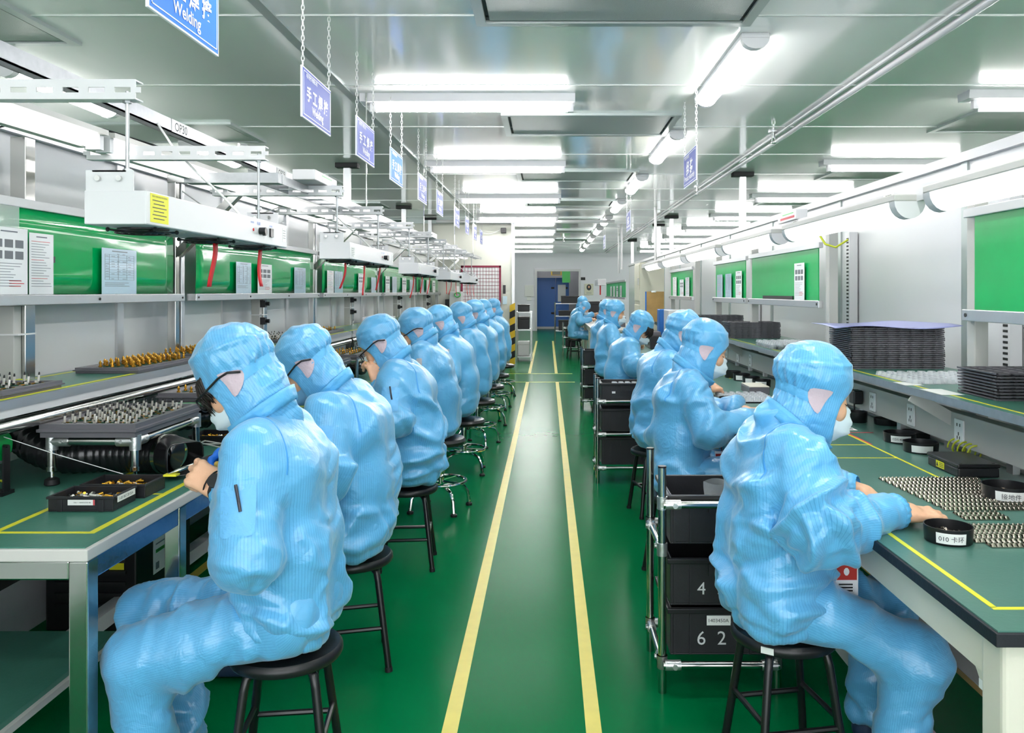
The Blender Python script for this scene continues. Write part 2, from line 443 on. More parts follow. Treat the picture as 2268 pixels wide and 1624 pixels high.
def build_person(label, loc, face, seat=.41, sp=None, head=None, hp=(.5,0,0), arms=None, knees=None, feet=None, vox=.008, seed=0,
                 suit=None, near='L', glasses=False, mask='mask', hair=False, window=True, badge=False, pocket=False, watch=False,
                 glove=None, cots=False, brows=False, girth=1.0, group='workers seated at the benches', pencol=False, arm_patch=False, hand_up=None):
    """face: +1 looks to +X, -1 looks to -X. Points are (forward, left, up) from the floor under the stool."""
    rs = random.Random(seed)
    root = thing('person', label, 'person', loc, 0 if face > 0 else PI, group)
    root['_o'] = (0,0,0)
    pel, wai, che, nek = [np.array(p, float) for p in sp]
    hc = np.array(head, float)
    EL, WL, ER, WR = [np.array(a, float) for a in arms]
    sh = che*.30+nek*.70; fwd = np.array((1.,0,0)); up = (nek-wai)/np.linalg.norm(nek-wai)
    SL = sh+np.array((.005,.160,-.02)); SR = sh+np.array((.005,-.160,-.02))
    if near == 'L': SL = SL+np.array((0,.012,0))
    KL, KR = [np.array(k, float) for k in (knees or ((.42,.13,.47),(.42,-.13,.47)))]
    FL, FR = [np.array(k, float) for k in (feet or ((.36,.13,.09),(.36,-.13,.09)))]
    HL = np.array((0,.085,seat+.115)); HR = np.array((0,-.085,seat+.115))
    S, SD = suit
    g = girth
    # ---- jacket
    segs = []   # (a, b, r1, r2, kind)
    for s in (1,-1):
        lat = np.array((0,s,0.))
        segs += [(pel+lat*.075*g, wai+lat*.068*g, .132*g, .122*g), (wai+lat*.068*g, che+lat*.088*g, .122*g, .115*g), (che+lat*.088*g, sh+lat*.118, .115*g, .072)]
    segs.append((che, nek, .115*g, .078))
    arm_s = [(SL,EL,.086,.084),(EL,WL,.084,.056),(SR,ER,.086,.084),(ER,WR,.084,.056)]
    pts = np.array([p for a in segs+arm_s for p in a[:2]])
    lo = pts.min(0)-.17; hi = pts.max(0)+.17
    lo[2] = max(lo[2], seat+.02)
    P = mgrid(lo, hi, vox)
    d = None
    for a, b, r1, r2 in segs:
        c = cone(P, a, b, r1, r2); d = c if d is None else smin(d, c, .05)
    for i in (0,2):
        wd = arm_s[i+1][1]-arm_s[i+1][0]; wd = wd/np.linalg.norm(wd)
        c = smin(cone(P, *arm_s[i]), smax(cone(P, *arm_s[i+1]), (P-arm_s[i+1][1].astype(np.float32))@wd.astype(np.float32), .012), .03)
        d = smin(d, c, .032)
    hem = (P[...,2]-(seat+.045)-.35*np.maximum(P[...,0],0))
    d = smax(d, -hem, .02)
    V, Q = surfnets(d, P[0,0,0], vox)
    N = vnormals(V, Q)
    t0 = np.min([cone(V,*s) for s in segs], 0); dist = [t0]+[cone(V,*s) for s in arm_s]
    W = np.stack(dist); near_i = W.argmin(0)
    E = np.exp(-(W-W.min(0))/.018); E /= E.sum(0)
    sc = np.zeros(len(V)); disp = np.zeros(len(V))
    n1 = wob(V, 7, seed); n2 = wob(V, 4.2, seed+5); n3 = wob(V, 13, seed+9)
    ax = (nek+che)/2-pel; ax /= np.linalg.norm(ax)
    th = np.arctan2(V[:,1], -(V[:,0]-wai[0]-.02)); zz = V[:,2]
    sc_t = th*.16
    low = np.exp(-((zz-seat-.13)/.08)**2)
    sy = np.tanh(V[:,1]/.09)[:,None]; Vr = V-wai; dd_ = np.concatenate([0*sy+.25, -.45*sy, 0*sy+.85], 1); dd_ /= np.linalg.norm(dd_,axis=1)[:,None]
    shc = np.minimum(np.linalg.norm(V-SL,axis=1), np.linalg.norm(V-SR,axis=1))
    dt = .019*crease(Vr,19,seed,2.3,1.35,dd_,.36)*np.clip(.6+.8*n2,.15,1.25)-.010*crease(Vr,25,seed+12,4.2,1.0,dd_,.32)*np.clip(.5+.8*n1,.1,1)+.006*crease(Vr,48,seed+3,2.6,1.1,dd_,.4)*np.clip(.3+.9*n1,0,1)
    hemd = np.maximum(V[:,2]-(seat+.045)-.35*np.maximum(V[:,0],0),0)
    dt = dt+.018*low*crease(V,30,seed+6,2.2,1.2,(.2,0,1),.30)+.012*np.exp(-(hemd/.035)**2)+.0035*np.exp(-(hemd/.022)**2)*np.sin(th*46+4*n1)-.010*np.exp(-((hemd-.018)/.008)**2)+.010*wob(V,11,seed+1)*.6
    dt = dt*np.clip((shc-.02)/.12, .35, 1)
    disp += E[0]*dt; sc = np.where(near_i == 0, sc_t, sc)
    for i in range(4):
        a, b = arm_s[i][:2]
        ref = (0, 1 if i < 2 else -1, .3) if i%2 == 0 else (0, 1 if i < 2 else -1, -.2)
        t, L, an = axang(V, a, b, ref)
        k = L-t if i%2 == 0 else t                       # distance from the elbow
        ad_ = (np.array(b)-np.array(a)); ad_ /= np.linalg.norm(ad_); ad_ = ad_+np.array((.3,.1*(-1)**i,.35)); ad_ /= np.linalg.norm(ad_)
        A = .020*np.exp(-(k/.10)**2)+.008
        if i%2: A = A+.012*np.exp(-((L-t)/.05)**2)
        dd = A*1.25*crease(V,24,seed+i*2,2.3,1.3,ad_,.34)*np.clip(.65+.7*n2,.2,1.3)-.009*crease(V,30,seed+i+20,4.0,1.0,ad_,.34)*np.clip(.5+.7*n1,.1,1)+.006*crease(V,58,seed+i,2.4,1.1,ad_,.42)*np.clip(.5+.6*n1,0,1)+.009*wob(V,13,seed+i)*.6
        disp += E[i+1]*dd; sc = np.where(near_i == i+1, an*.075, sc)
    disp = np.maximum(disp*(1.85 if vox < .0095 else .95)+.0025*n3, -.006)
    disp = relax(disp, Q, 3)
    V = V+N*(disp-.006)[:,None]
    jac = np_mesh('jacket', V, Q, S, sc, root); jb = bvh_of(V, Q)
    # ---- trousers
    segs2 = [(pel+np.array((.018,.06,-.02)), HL, .112*g, .108), (pel+np.array((.018,-.06,-.02)), HR, .112*g, .108),
             (HL,KL,.108,.088),(HR,KR,.108,.088)]
    sh2 = [(KL,FL,.086,.074),(KR,FR,.086,.074)]
    pts = np.array([p for a in segs2+sh2 for p in a[:2]]); lo = pts.min(0)-.15; hi = pts.max(0)+.14; hi[2] = min(hi[2], seat+.24); lo[2] = max(lo[2], .05)
    P = mgrid(lo, hi, max(vox,.009)); d = None
    for s in segs2:
        c = cone(P, *s); d = c if d is None else smin(d, c, .035)
    d = smax(d, seat+.006-P[...,2]-.15*np.maximum(P[...,0]-.13,0)*6, .015)
    for s in sh2: d = smin(d, cone(P, *s), .03)
    d = smax(d, .06-P[...,2], .01); d = smax(d, P[...,2]-seat-.2, .01)
    V, Q = surfnets(d, P[0,0,0], max(vox,.009)); N = vnormals(V, Q)
    W = np.stack([cone(V,*s) for s in segs2+sh2]); ni = W.argmin(0); sc = np.zeros(len(V)); disp = np.zeros(len(V))
    E = np.exp(-(W-W.min(0))/.02); E /= E.sum(0)
    n1 = wob(V, 6, seed+3); n2 = wob(V, 4, seed+4)
    for i, s in enumerate(segs2+sh2):
        t, L, an = axang(V, s[0], s[1], (0, 1 if s[0][1] > 0 else -1, .1))
        if i < 2: f = 0*t
        else:
            k = (L-t) if i < 4 else t
            ad_ = np.array(s[1])-np.array(s[0]); ad_ /= np.linalg.norm(ad_); ad_ = ad_+np.array((.25,.2*(-1)**i,.45)); ad_ /= np.linalg.norm(ad_)
            A = .007+.020*np.exp(-(k/.12)**2)+(.008*np.exp(-((t)/.12)**2) if i < 4 else .006)
            f = A*1.25*crease(V,22,seed+i,2.3,1.3,ad_,.32)*np.clip(.6+.7*n2,.2,1.3)-.010*crease(V,27,seed+i+20,4.0,1.0,ad_,.3)*np.clip(.5+.7*n1,.1,1)+.006*crease(V,52,seed+i+4,2.4,1.1,ad_,.42)*np.clip(.4+.7*n1,0,1)+.008*wob(V,12,seed+i)*.6
        disp += E[i]*f; sc = np.where(ni == i, an*.10, sc)
    disp *= (2.1 if vox < .0095 else 1.0)
    m = (V[:,2] < seat+.03)&(V[:,0] < .16); disp[m] *= .2
    disp = relax(disp, Q, 2)
    V = V+N*(disp-.004)[:,None]
    np_mesh('trousers', V, Q, S, sc, root)
    # ---- hood
    RH = rot_head(*hp); hv = max(.0046, vox*.75)
    nb = RH.T@(nek-hc)
    P = mgrid((-.19,-.165,-.31), (.15,.165,.20), hv)
    d = smin(ell(P, (-.034,0,.060), (.099,.100,.094)), ell(P, (.004,0,.050), (.096,.093,.100)), .04)
    d = smin(d, ell(P, (.055,0,-.045), (.068,.083,.104)), .04)
    d = smin(d, ell(P, (-.01,0,-.035), (.086,.092,.10)), .03)
    d = smin(d, cone(P, (-.018,0,-.06), nb*.95, .084, .086), .05)
    d = smax(d, -ell(P, (.143,0,-.040), (.112,.125,.104)), .012)
    d = smax(d, -(P[...,2]+.27), .01)
    V, Q = surfnets(d, P[0,0,0], hv); N = vnormals(V, Q)
    n1 = wob(V, 9, seed+2); n2 = wob(V, 5, seed+8)
    rim = np.exp(-np.maximum(ell(V,(.143,0,-.040),(.112,.125,.104)),0)/.02)
    seam = np.exp(-((V[:,2]-.098-.25*V[:,0])/.0055)**2)
    back = np.exp(-((V[:,2]-.0+.10*V[:,0])/.05)**2)*(V[:,0] < .04)
    notch = np.exp(-((V[:,2]+.012+.12*V[:,0])/.016)**2)*np.clip((.03-V[:,0])/.05,0,1)
    angb = np.arctan2(V[:,1], -V[:,0]-.02)
    gath = (1-np.abs(np.sin(angb*11+1.2*n1)))**1.3*back*np.clip((.05-V[:,0])/.06,0,1)
    top = np.clip((V[:,2]-.02)/.06,0,1)
    win = np.exp(-(((V[:,0]+.010)/.060)**2+((V[:,2]+.006)/.056)**2)**2)*(np.abs(V[:,1]) > .04)
    fold = .017*crease(V,28,seed+2,2.2,1.3,(.45,0,.9),.40)*(1-.45*top)*np.clip(.6+.7*n2,.2,1.3)+.0025*crease(V,80,seed+5,1.6,1.4,(.3,0,.95),.55)
    disp = (.006*seam-.009*notch+.012*gath+fold-.006*crease(V,52,seed+31,4.0,1.0,(.4,0,.9),.4)*np.clip(.5+.8*n1,0,1))*(1-.85*win)+.004*n2
    disp = relax(disp, Q, 2)
    V = V+N*(disp*(1-.8*rim)-.003)[:,None]
    Vw = V@RH.T+hc
    np_mesh('hood', Vw, Q, S, V[:,0]*1.0, root); hb = bvh_of(Vw, Q)
    hw = lambda p: Vector(RH@np.array(p, float)+hc)
    ha = lambda p: Vector(RH@np.array(p, float))
    # strap round the back of the hood
    b = belt(hb, hw((-.01,0,-.012)), ha((.12,0,1)), ha((-1,0,0)), -1.5, 1.5, .026, 26, .004); b.obj('hood_strap', SD, root, smooth='all')
    sgn = 1 if near == 'L' else -1
    if window:
        out = [(.044,.034),(.030,.038),(.012,.039),(-.008,.039),(-.026,.038),(-.038,.033),(-.042,.020),(-.040,.004),(-.034,-.014),(-.024,-.030),(-.012,-.044),(.0,-.050),(.007,-.040),(.013,-.026),(.020,-.010),(.030,.008),(.041,.024)]
        cr, srr = math.cos(hp[0]*.85-.1), math.sin(hp[0]*.85-.1); out = [(x*cr-y*srr, x*srr+y*cr) for x,y in out]
        for s2 in (1,-1):
            w = conform(hb, hw((-.014,0,-.006)), ha((-s2,0,0)), ha((0,0,1)), [(-s2*x*.80,y*.80) for x,y in out], .0045, 8)
            if w and (s2 == sgn or vox < .007): w.obj('ear_window', M['mesh_window'], root, smooth='all')
    # collar
    ndir = (hc-nek)/np.linalg.norm(hc-nek); ca = Vector((up*.35+ndir*.75)); ca.normalize()
    b = belt(hb, Vector(nek+np.array(ca)*.026), ca, (-1,0,0), -PI, PI, .040, 56, .004, .018, .003); co_ = b.obj('collar', SD, root, smooth='all'); sol = co_.modifiers.new('s','SOLIDIFY'); sol.thickness = .005; sol.offset = 1
    # ---- body in one mesh: head, neck, trunk, limbs and hands
    hh = .0042 if vox < .0095 else .008
    if hh not in HEAD: HEAD[hh] = make_head(hh)
    hV, hQ = HEAD[hh]
    vs = [hV@RH.T+hc]; qs = [hQ]; cnt = len(hV)
    shrink = lambda L, k: [(a,b,max(r1-k,.02),max(r2-k,.02)) for a,b,r1,r2 in L]
    inner = shrink(segs[:-1],.045)+[(che,nek*.8+che*.2,.06,.045),(nek*.8+che*.2,hc*.55+nek*.45,.045,.045)]+shrink(arm_s,.036)+shrink(segs2,.045)+shrink(sh2,.04)
    inner += [(FL, FL+np.array((.02,0,-.03)),.035,.035),(FR,FR+np.array((.02,0,-.03)),.035,.035)]
    pts = np.array([p for a in inner for p in a[:2]]); P = mgrid(pts.min(0)-.1, pts.max(0)+.1, .018); d = None
    for s in inner:
        c = cone(P, *s); d = c if d is None else smin(d, c, .02)
    bV, bQ = surfnets(d, P[0,0,0], .018); vs.append(bV); qs.append(bQ+cnt); cnt += len(bV)
    tipsW = {}
    hh2 = .0026 if vox < .0095 else .0045
    hs = hand_up or {}
    for side, el, wr in (('L',EL,WL),('R',ER,WR)):
        spec = hs.get(side, {})
        hd = np.array(spec.get('dir', (wr-el)/np.linalg.norm(wr-el)+np.array((.25,0,-.1))), float)
        F = frame(hd, spec.get('up', (.15,.25 if side == 'L' else -.25,1)))
        mV, mQ, tp = hand_mesh(spec.get('curl', (.55,.75,.5)), .04, spec.get('thumb',.6), hh2)
        mir = np.array((1, -1 if side == 'L' else 1, 1))
        X = mV*mir
        base = wr+F[:,0]*.022
        wv = X@F.T+base
        q = mQ[:,::-1] if side == 'L' else mQ
        tipsW[side] = [((a*mir)@F.T+base, (b2*mir)@F.T+base) for a,b2 in tp]
        if glove == side:
            np_mesh('glove', wv+vnormals(wv,q)*.0012, q, M['glove'], None, root)
        vs.append(wv); qs.append(q+cnt); cnt += len(wv)
        if watch and side == 'L':
            mb = MB(); c0 = Vector(wr+F[:,0]*.030)
            mb.tube([c0+Vector(F[:,1])*.031*math.cos(t)+Vector(F[:,2])*.030*math.sin(t) for t in np.linspace(0,2*PI,20,endpoint=False)], .0085, 6, True)
            f0 = c0+Vector(F[:,2])*.033; mb.cyl(f0, f0+Vector(F[:,2])*.010, .019, 16)
            c1 = c0+Vector(F[:,0])*.022
            mb.tube([c1+Vector(F[:,1])*.032*math.cos(t)+Vector(F[:,2])*.031*math.sin(t) for t in np.linspace(0,2*PI,20,endpoint=False)], .0022, 5, True)
            mb.obj('wristwatch', M['black_rubber'], root, smooth=True)
    np_mesh('body', np.concatenate(vs), np.concatenate(qs), M['skin'], None, root)
    if cots:
        for sd2, i in cots:
            a, b2 = tipsW[sd2][i]; mb = MB(); a = Vector(a); b2 = Vector(b2); dd = (b2-a)
            mb.tube([a-dd*.3, a, a+dd*.5, b2, b2+dd.normalized()*.006], .009, 10, rs=[.0098,.0098,.0093,.0086,.004]); mb.obj('finger_cot', M['finger_cot'], root, smooth='all')
    # gathered cuffs
    for el, wr in ((EL,WL),(ER,WR)):
        dv = Vector(wr-el).normalized(); c0 = Vector(wr)
        mb = MB(); u = dv.cross(Vector((0,0,1))).normalized(); w2 = dv.cross(u)
        def cf(a, t):
            rr = .046+.006*math.sin(t*PI)-.007*t+.002*math.sin(a*2*PI*17)
            return c0+dv*(-.016+.034*t)+(u*math.cos(a*2*PI)+w2*math.sin(a*2*PI))*rr
        mb.grid(cf, 48, 5); mb.obj('cuff', SD, root, smooth='all')
    # ---- face things
    if mask:
        mb = MB()
        def mk(u, v):
            a = (u-.5)*2; z = -.004-.118*v
            c = .113+.026*math.sin(PI*min(1,v*1.05))**.8-.030*max(0,v-.62)/.38-.010*(1-v)
            pl = .0035*math.sin(v*PI*7)
            r = abs(a); x = c+pl*(1-r)-.075*r**2.0-.0*r; y = a*.068*(1-.10*v)
            if v < .12: x += .004*math.exp(-(a/.15)**2)
            return hw((x, y, z))
        mb.grid(mk, 18, 18)
        m_ = mb.obj('face_mask', M[mask], root, smooth='all'); so = m_.modifiers.new('s','SOLIDIFY'); so.thickness = .0015
        mb = MB()
        for s2 in (1,-1):
            for z0 in (-.012,-.105):
                mb.tube([hw((.055,s2*.067,z0)), hw((.035,s2*.079,z0*.8-.005)), hw((.01,s2*.082,-.02+z0*.3))], .0014, 5)
        mb.obj('ear_loop', M['white_plastic'], m_)
    if glasses:
        mb = MB()
        for s2 in (1,-1):
            cx = hw((.118,s2*.034,.004))
            mb.tube([hw((.116-.35*max(0,abs(.034+.030*math.cos(t))-.05), s2*(.034+.030*math.cos(t)), .000+.021*math.sin(t))) for t in np.linspace(0,2*PI,22,endpoint=False)], .0022, 6, True)
            mb.tube([hw((.110,s2*.066,.010)), hw((.098,s2*.080,.012))], .003, 6)
            mb.tube([hw((.102,s2*.082,.012)), hw((.06,s2*.095,.016)), hw((.01,s2*.104,.024)), hw((-.02,s2*.106,.022)), hw((-.05,s2*.104,.004))], .0034, 8)
        mb.tube([hw((.116,.006,.006)), hw((.119,0,.009)), hw((.116,-.006,.006))], .002, 6)
        gl = mb.obj('glasses', M['black_plastic'], root, smooth='all')
        mb = MB()
        for s2 in (1,-1):
            mb.grid(lambda u, v: hw((.115-.2*max(0,u*.06-.03), s2*(.006+u*.056), -.018+v*.036)), 3, 3)
        mb.obj('lens', M['lens'], gl)
    if brows:
        mb = MB()
        for s2 in (1,-1):
            mb.tube([hw((.088,s2*.014,.029)), hw((.085,s2*.030,.034)), hw((.075,s2*.046,.031)), hw((.063,s2*.056,.024))], .003, 6, rs=[.0022,.0035,.003,.001])
        mb.obj('eyebrow', M['hair'], root, smooth='all')
        mb = MB()
        for s2 in (1,-1):
            mb.tube([hw((.084,s2*.020,.001)), hw((.089,s2*.030,-.001)), hw((.088,s2*.040,-.001)), hw((.078,s2*.049,.002))], .0018, 5, rs=[.001,.0019,.0022,.0012])
        mb.obj('eyelashes', M['hair'], root, smooth='all')
    if hair:
        mb = MB(); rr = random.Random(seed+40)
        for q in range(90):
            y = (q/89-.5)*.150; e = 1-(y/.08)**2*.55
            L = rr.uniform(.06,.115)*(1-.25*abs(y)/.075); sw = rr.uniform(-.012,.012)
            p0 = (.066*e+.012, y*.86, .068+rr.uniform(-.006,.012)); p1 = (.092*e+.016, y, .050)
            p2 = (.106*e+.012+rr.uniform(-.004,.006), y+sw*.4, .050-L*.5); p3 = (.100*e+.010+rr.uniform(-.006,.010), y+sw, .050-L)
            mb.tube([hw(p0),hw(p1),hw(p2),hw(p3)], .004, 5, rs=[.004,.0048,.004,.0008])
        mb.obj('hair', M['hair'], root, smooth='all')
    # ---- sleeve pocket, pen, badge, patches
    S0, E0 = (SL,EL) if near == 'L' else (SR,ER)
    ad = Vector(E0-S0).normalized(); lat = Vector((0,sgn,0)); lat = (lat-ad*lat.dot(ad)).normalized()
    if vox < .0095:
        b = belt(jb, Vector(S0)+Vector((0,-.012*sgn,-.02)), Vector((.25,1.0*sgn,.35)), Vector((-.6,0,1)), -1.3, 1.3, .0055, 40, .0018); b.obj('armhole_seam', M['suit_seam'], root, smooth='all')
    if pocket:
        c0 = Vector(S0*.42+E0*.58); ax_ = ad.cross(lat)
        if ax_.cross(-ad).dot(lat) < 0: ax_ = -ax_
        k = conform(jb, c0, ax_, -ad, rrect(.085,.125,.12), .004, 5)
        if k:
            pk = k.obj('sleeve_pocket', M['suit_pocket'], root, smooth='all')
            if pencol:
                loc_, *_r = jb.ray_cast(c0-ad*.058+lat*.25, -lat, .5)
                if loc_:
                    mb = MB(); mb.cyl(loc_+lat*.010-ad*.004, loc_+lat*.010+ad*.062+ax_*.012, .0042, 8); mb.bar(loc_+lat*.016, loc_+lat*.016+ad*.04+ax_*.008, .003, .002)
                    mb.obj('pen', M['pen'], pk, smooth=True)
    if arm_patch:
        c0 = Vector(S0*.62+E0*.38); ax_ = ad.cross(lat)
        if ax_.cross(-ad).dot(lat) < 0: ax_ = -ax_
        k = conform(jb, c0, ax_, -ad, rrect(.034,.085,.1), .003, 4)
        if k: k.obj('sleeve_badge', M['pale_patch'], root, smooth='all')
    if badge:
        c0 = Vector((.185, .055*sgn, seat+.215))
        mb = MB().mat(0); mb.box(c0.x-.034,c0.x+.034,c0.y-.002,c0.y+.002,c0.z-.105,c0.z)
        mb.mat(1); mb.box(c0.x-.030,c0.x+.030,c0.y-.003,c0.y+.003,c0.z-.06,c0.z-.012); mb.mat(2); mb.ball((c0.x,c0.y+.001*sgn,c0.z-.036),.012,10,8,(1,.25,1.3))
        mb.mat(3)
        for i in range(3): mb.box(c0.x-.022,c0.x+.018,c0.y-.0032,c0.y+.0032,c0.z-.075-.009*i,c0.z-.071-.009*i)
        bd = mb.obj('id_badge', [M['white_plastic'],M['badge_red'],M['white_plastic'],M['black_plastic']], root)
        bd.rotation_euler = (0,0,0)
        mb = MB(); mb.bar(c0+Vector((0,0,0)), Vector(nek)+Vector((.10,.03*sgn,-.05)), .012, .002); mb.obj('lanyard', M['lanyard'], bd)
    # ---- shoes
    for fp in (FL, FR):
        P = mgrid(fp+np.array((-.10,-.07,-.12)), fp+np.array((.22,.07,.05)), .01)
        d = smin(cone(P, fp+np.array((-.03,0,-.055)), fp+np.array((.13,0,-.062)), .038, .034), cone(P, fp+np.array((-.01,0,-.01)), fp+np.array((-.01,0,-.05)), .042, .04), .03)
        d = smax(d, (fp[2]-.09+.004)-P[...,2], .006)
        V, Q = surfnets(d, P[0,0,0], .01); np_mesh('shoe', V, Q, M['shoe'], None, root)
    return root
M = {}
M['suit'] = suit_mat('suit_fabric', srgb(98,177,227), srgb(66,146,204))
M['suit_far'] = suit_mat('suit_fabric_plain', srgb(97,178,228), srgb(93,173,224))
M['suit_trim'] = mat('suit_trim', srgb(96,176,226), .4, bump=.3, bscale=60)
M['suit_pocket'] = mat('suit_pocket', srgb(108,182,236), .4, bump=.3, bscale=60)
M['suit_seam'] = mat('suit_seam', srgb(64,148,216), .4)
M['mesh_window'] = mat('window_mesh', srgb(200,180,190), .5, bump=.25, bscale=70)
M['skin'] = mat('skin', srgb(228,178,146), .48, spec=.4, bump=.12, bscale=160, var=.05, vscale=20)
M['glove'] = mat('blue_glove', srgb(30,110,215), .45, bump=.3, bscale=90)
M['finger_cot'] = mat('finger_cot', srgb(238,200,90), .45)
M['mask'] = mat('mask_white', srgb(222,236,244), .75)
M['mask_blue'] = mat('mask_blue', srgb(120,178,220), .75)
M['mask_grey'] = mat('mask_grey', srgb(190,195,205), .75)
M['white_plastic'] = mat('white_plastic', srgb(236,236,238), .4)
M['black_plastic'] = mat('black_plastic', srgb(26,26,29), .32)
M['black_rubber'] = mat('black_rubber', srgb(24,24,27), .55)
M['lens'] = clear_mat('lens', (.95,.97,1,1), .85, .03)
M['hair'] = mat('hair', srgb(34,26,24), .4, bump=.5, bscale=90, stretch=(1,6,.4))
M['pen'] = mat('pen', srgb(40,44,60), .3)
M['pale_patch'] = mat('pale_patch', srgb(190,188,196), .6)
M['badge_red'] = mat('badge_red', srgb(190,45,40), .4)
M['lanyard'] = mat('lanyard', srgb(150,40,50), .6)
M['shoe'] = mat('shoe', srgb(40,60,90), .6)
# ------------------------------------------------------------------ more materials
M['floor'] = mat('epoxy_floor', srgb(0,106,58), .22, ior=1.09, bump=.02, bscale=3, var=.06, vscale=1.5)
M['tape'] = mat('yellow_tape', srgb(214,200,88), .35, var=.05, vscale=14)
M['tape_b'] = mat('bench_tape', srgb(222,218,50), .4)
M['ceil'] = mat('ceiling_panel', srgb(246,248,245), .13, metal=.04, coat=.5, bump=.05, bscale=1.1, detail=1, stretch=(1,.5,1), spec=.6)
M['seam'] = mat('ceiling_seam', srgb(225,228,226), .3, metal=.3)
M['trimc'] = mat('ceiling_trim', srgb(170,180,178), .35, metal=.4)
M['wall'] = mat('wall_panel', srgb(225,226,228), .22, spec=.5, bump=.03, bscale=1.5, detail=1)
M['wall2'] = mat('wall_beige', srgb(232,232,222), .4, bump=.03, bscale=2)
M['wallfar'] = mat('wall_grey', srgb(236,236,244), .5)
M['alu'] = mat('aluminium', srgb(205,206,208), .35, metal=.85, bump=.05, bscale=40)
M['steel'] = mat('stainless', srgb(190,190,186), .16, metal=1, bump=.05, bscale=9, detail=2)
M['film'] = mat('blue_film_steel', srgb(110,150,190), .18, metal=.8, bump=.25, bscale=14)
M['galv'] = mat('galvanised', srgb(168,171,174), .38, metal=.7, var=.08, vscale=30)
M['chrome'] = mat('chrome', srgb(215,215,212), .10, metal=1)
M['joint'] = mat('zinc_joint', srgb(196,198,198), .3, metal=.85, bump=.15, bscale=50)
M['white'] = mat('white_enamel', srgb(212,212,215), .32)
M['cream'] = mat('cream_enamel', srgb(222,218,204), .4, bump=.03, bscale=120)
M['grey'] = mat('grey_enamel', srgb(186,186,182), .4)
M['lamp'] = mat('lamp_glow', (1,.985,.97,1), .4, emit=18)
M['lampb'] = mat('bench_lamp_glow', (1,.985,.97,1), .4, emit=1.2)
M['lampbr'] = mat('bench_lamp_diffuser', (1,.985,.97,1), .4, emit=1.0)
M['photo'] = mat('printed_photo', srgb(112,116,122), .5)
M['lampw'] = mat('lamp_glow_warm', (1,.985,.965,1), .4, emit=10)
M['mat'] = mat('esd_mat', srgb(66,124,108), .3, spec=.45, bump=.04, bscale=90, var=.06, vscale=6)
M['matr'] = mat('esd_mat_dark', srgb(74,116,106), .32, spec=.45, bump=.04, bscale=90, var=.06, vscale=6)
M['edge'] = mat('bench_edge', srgb(206,203,200), .45)
M['edgek'] = mat('bench_edge_dark', srgb(28,30,38), .55, bump=.1, bscale=60)
M['green'] = mat('green_board', srgb(0,168,88), .08, spec=.5, coat=.3, bump=.12, bscale=4.5, detail=1, var=.05, vscale=3)
M['greenm'] = mat('green_board_matt', srgb(0,168,88), .35, var=.06, vscale=4)
M['paper'] = mat('paper', srgb(240,242,244), .35, coat=.3, bump=.1, bscale=9)
M['paperb'] = mat('paper_blue', srgb(192,218,236), .2, coat=.6, bump=.3, bscale=11)
M['ink'] = mat('ink', srgb(120,125,135), .5)
M['inkk'] = mat('ink_dark', srgb(45,48,55), .5)
M['inkr'] = mat('ink_red', srgb(205,70,80), .5)
M['film_clear'] = clear_mat('film_clear', (.95,.98,.97,1), .7, .05)
M['tray'] = mat('black_tray', srgb(102,100,106), .38, spec=.45, bump=.04, bscale=70)
M['trayk'] = mat('black_tray_edge', srgb(40,40,45), .4)
M['tote'] = mat('black_tote', srgb(34,34,38), .42, bump=.06, bscale=100, var=.1, vscale=14)
M['stencil'] = mat('stencil_white', srgb(214,214,216), .6)
M['label'] = mat('label_white', srgb(240,240,238), .5)
M['gold'] = mat('gold_part', srgb(205,150,50), .25, metal=.85)
M['silver'] = mat('silver_part', srgb(226,223,216), .28, metal=.45)
M['pcb'] = mat('pcb', srgb(30,80,60), .4)
M['clip'] = mat('nickel_clip', srgb(186,176,164), .2, metal=.95)
M['hose'] = mat('black_hose', srgb(30,30,33), .24, spec=.8)
M['solder_green'] = mat('reel_green', srgb(0,150,70), .35)
M['solder'] = mat('solder_wire', srgb(212,208,200), .3, metal=.6)
M['seat'] = mat('stool_seat', srgb(26,26,30), .33, spec=.5, bump=.03, bscale=80)
M['stool'] = mat('stool_metal', srgb(22,22,25), .28, spec=.6)
M['red'] = mat('red_ribbon', srgb(205,28,34), .5)
M['yellow'] = mat('yellow_sticker', srgb(228,222,40), .45)
M['sign'] = mat('sign_blue', srgb(98,110,192), .55, spec=.25)
M['signb'] = mat('sign_bright_blue', srgb(58,120,215), .55, spec=.25)
M['signw'] = mat('sign_white', srgb(238,240,248), .4)
M['chain'] = mat('chain', srgb(225,225,225), .4, metal=.4)
M['vent'] = mat('vent_mesh', srgb(170,176,174), .45, metal=.3, bump=.4, bscale=300)
M['dark'] = mat('dark_gap', srgb(40,42,42), .6)
M['clear'] = clear_mat('clear_plastic', (.96,.97,.98,1), .55, .12)
M['bag'] = clear_mat('bag_film', (.95,.96,.97,1), .74, .06)
M['purple'] = mat('purple_sheet', srgb(150,155,205), .35, bump=.2, bscale=9)
M['bluedoor'] = mat('blue_door', srgb(52,116,204), .4)
M['bluep'] = mat('blue_plastic', srgb(40,110,190), .4)
M['wirey'] = mat('wire_yellow_green', srgb(180,190,40), .45)
M['wirek'] = mat('wire_black', srgb(30,30,32), .5)
M['wirew'] = mat('wire_white', srgb(225,225,225), .5)
M['maroon'] = mat('maroon_frame', srgb(140,30,66), .45)
M['board'] = mat('brown_board', srgb(176,140,84), .6, var=.12, vscale=9)
M['hazy'] = mat('hazard_yellow', srgb(220,180,40), .5)
M['cabinet'] = mat('beige_cabinet', srgb(222,219,200), .45)
M['led_green'] = mat('led_green', srgb(70,190,90), .4)

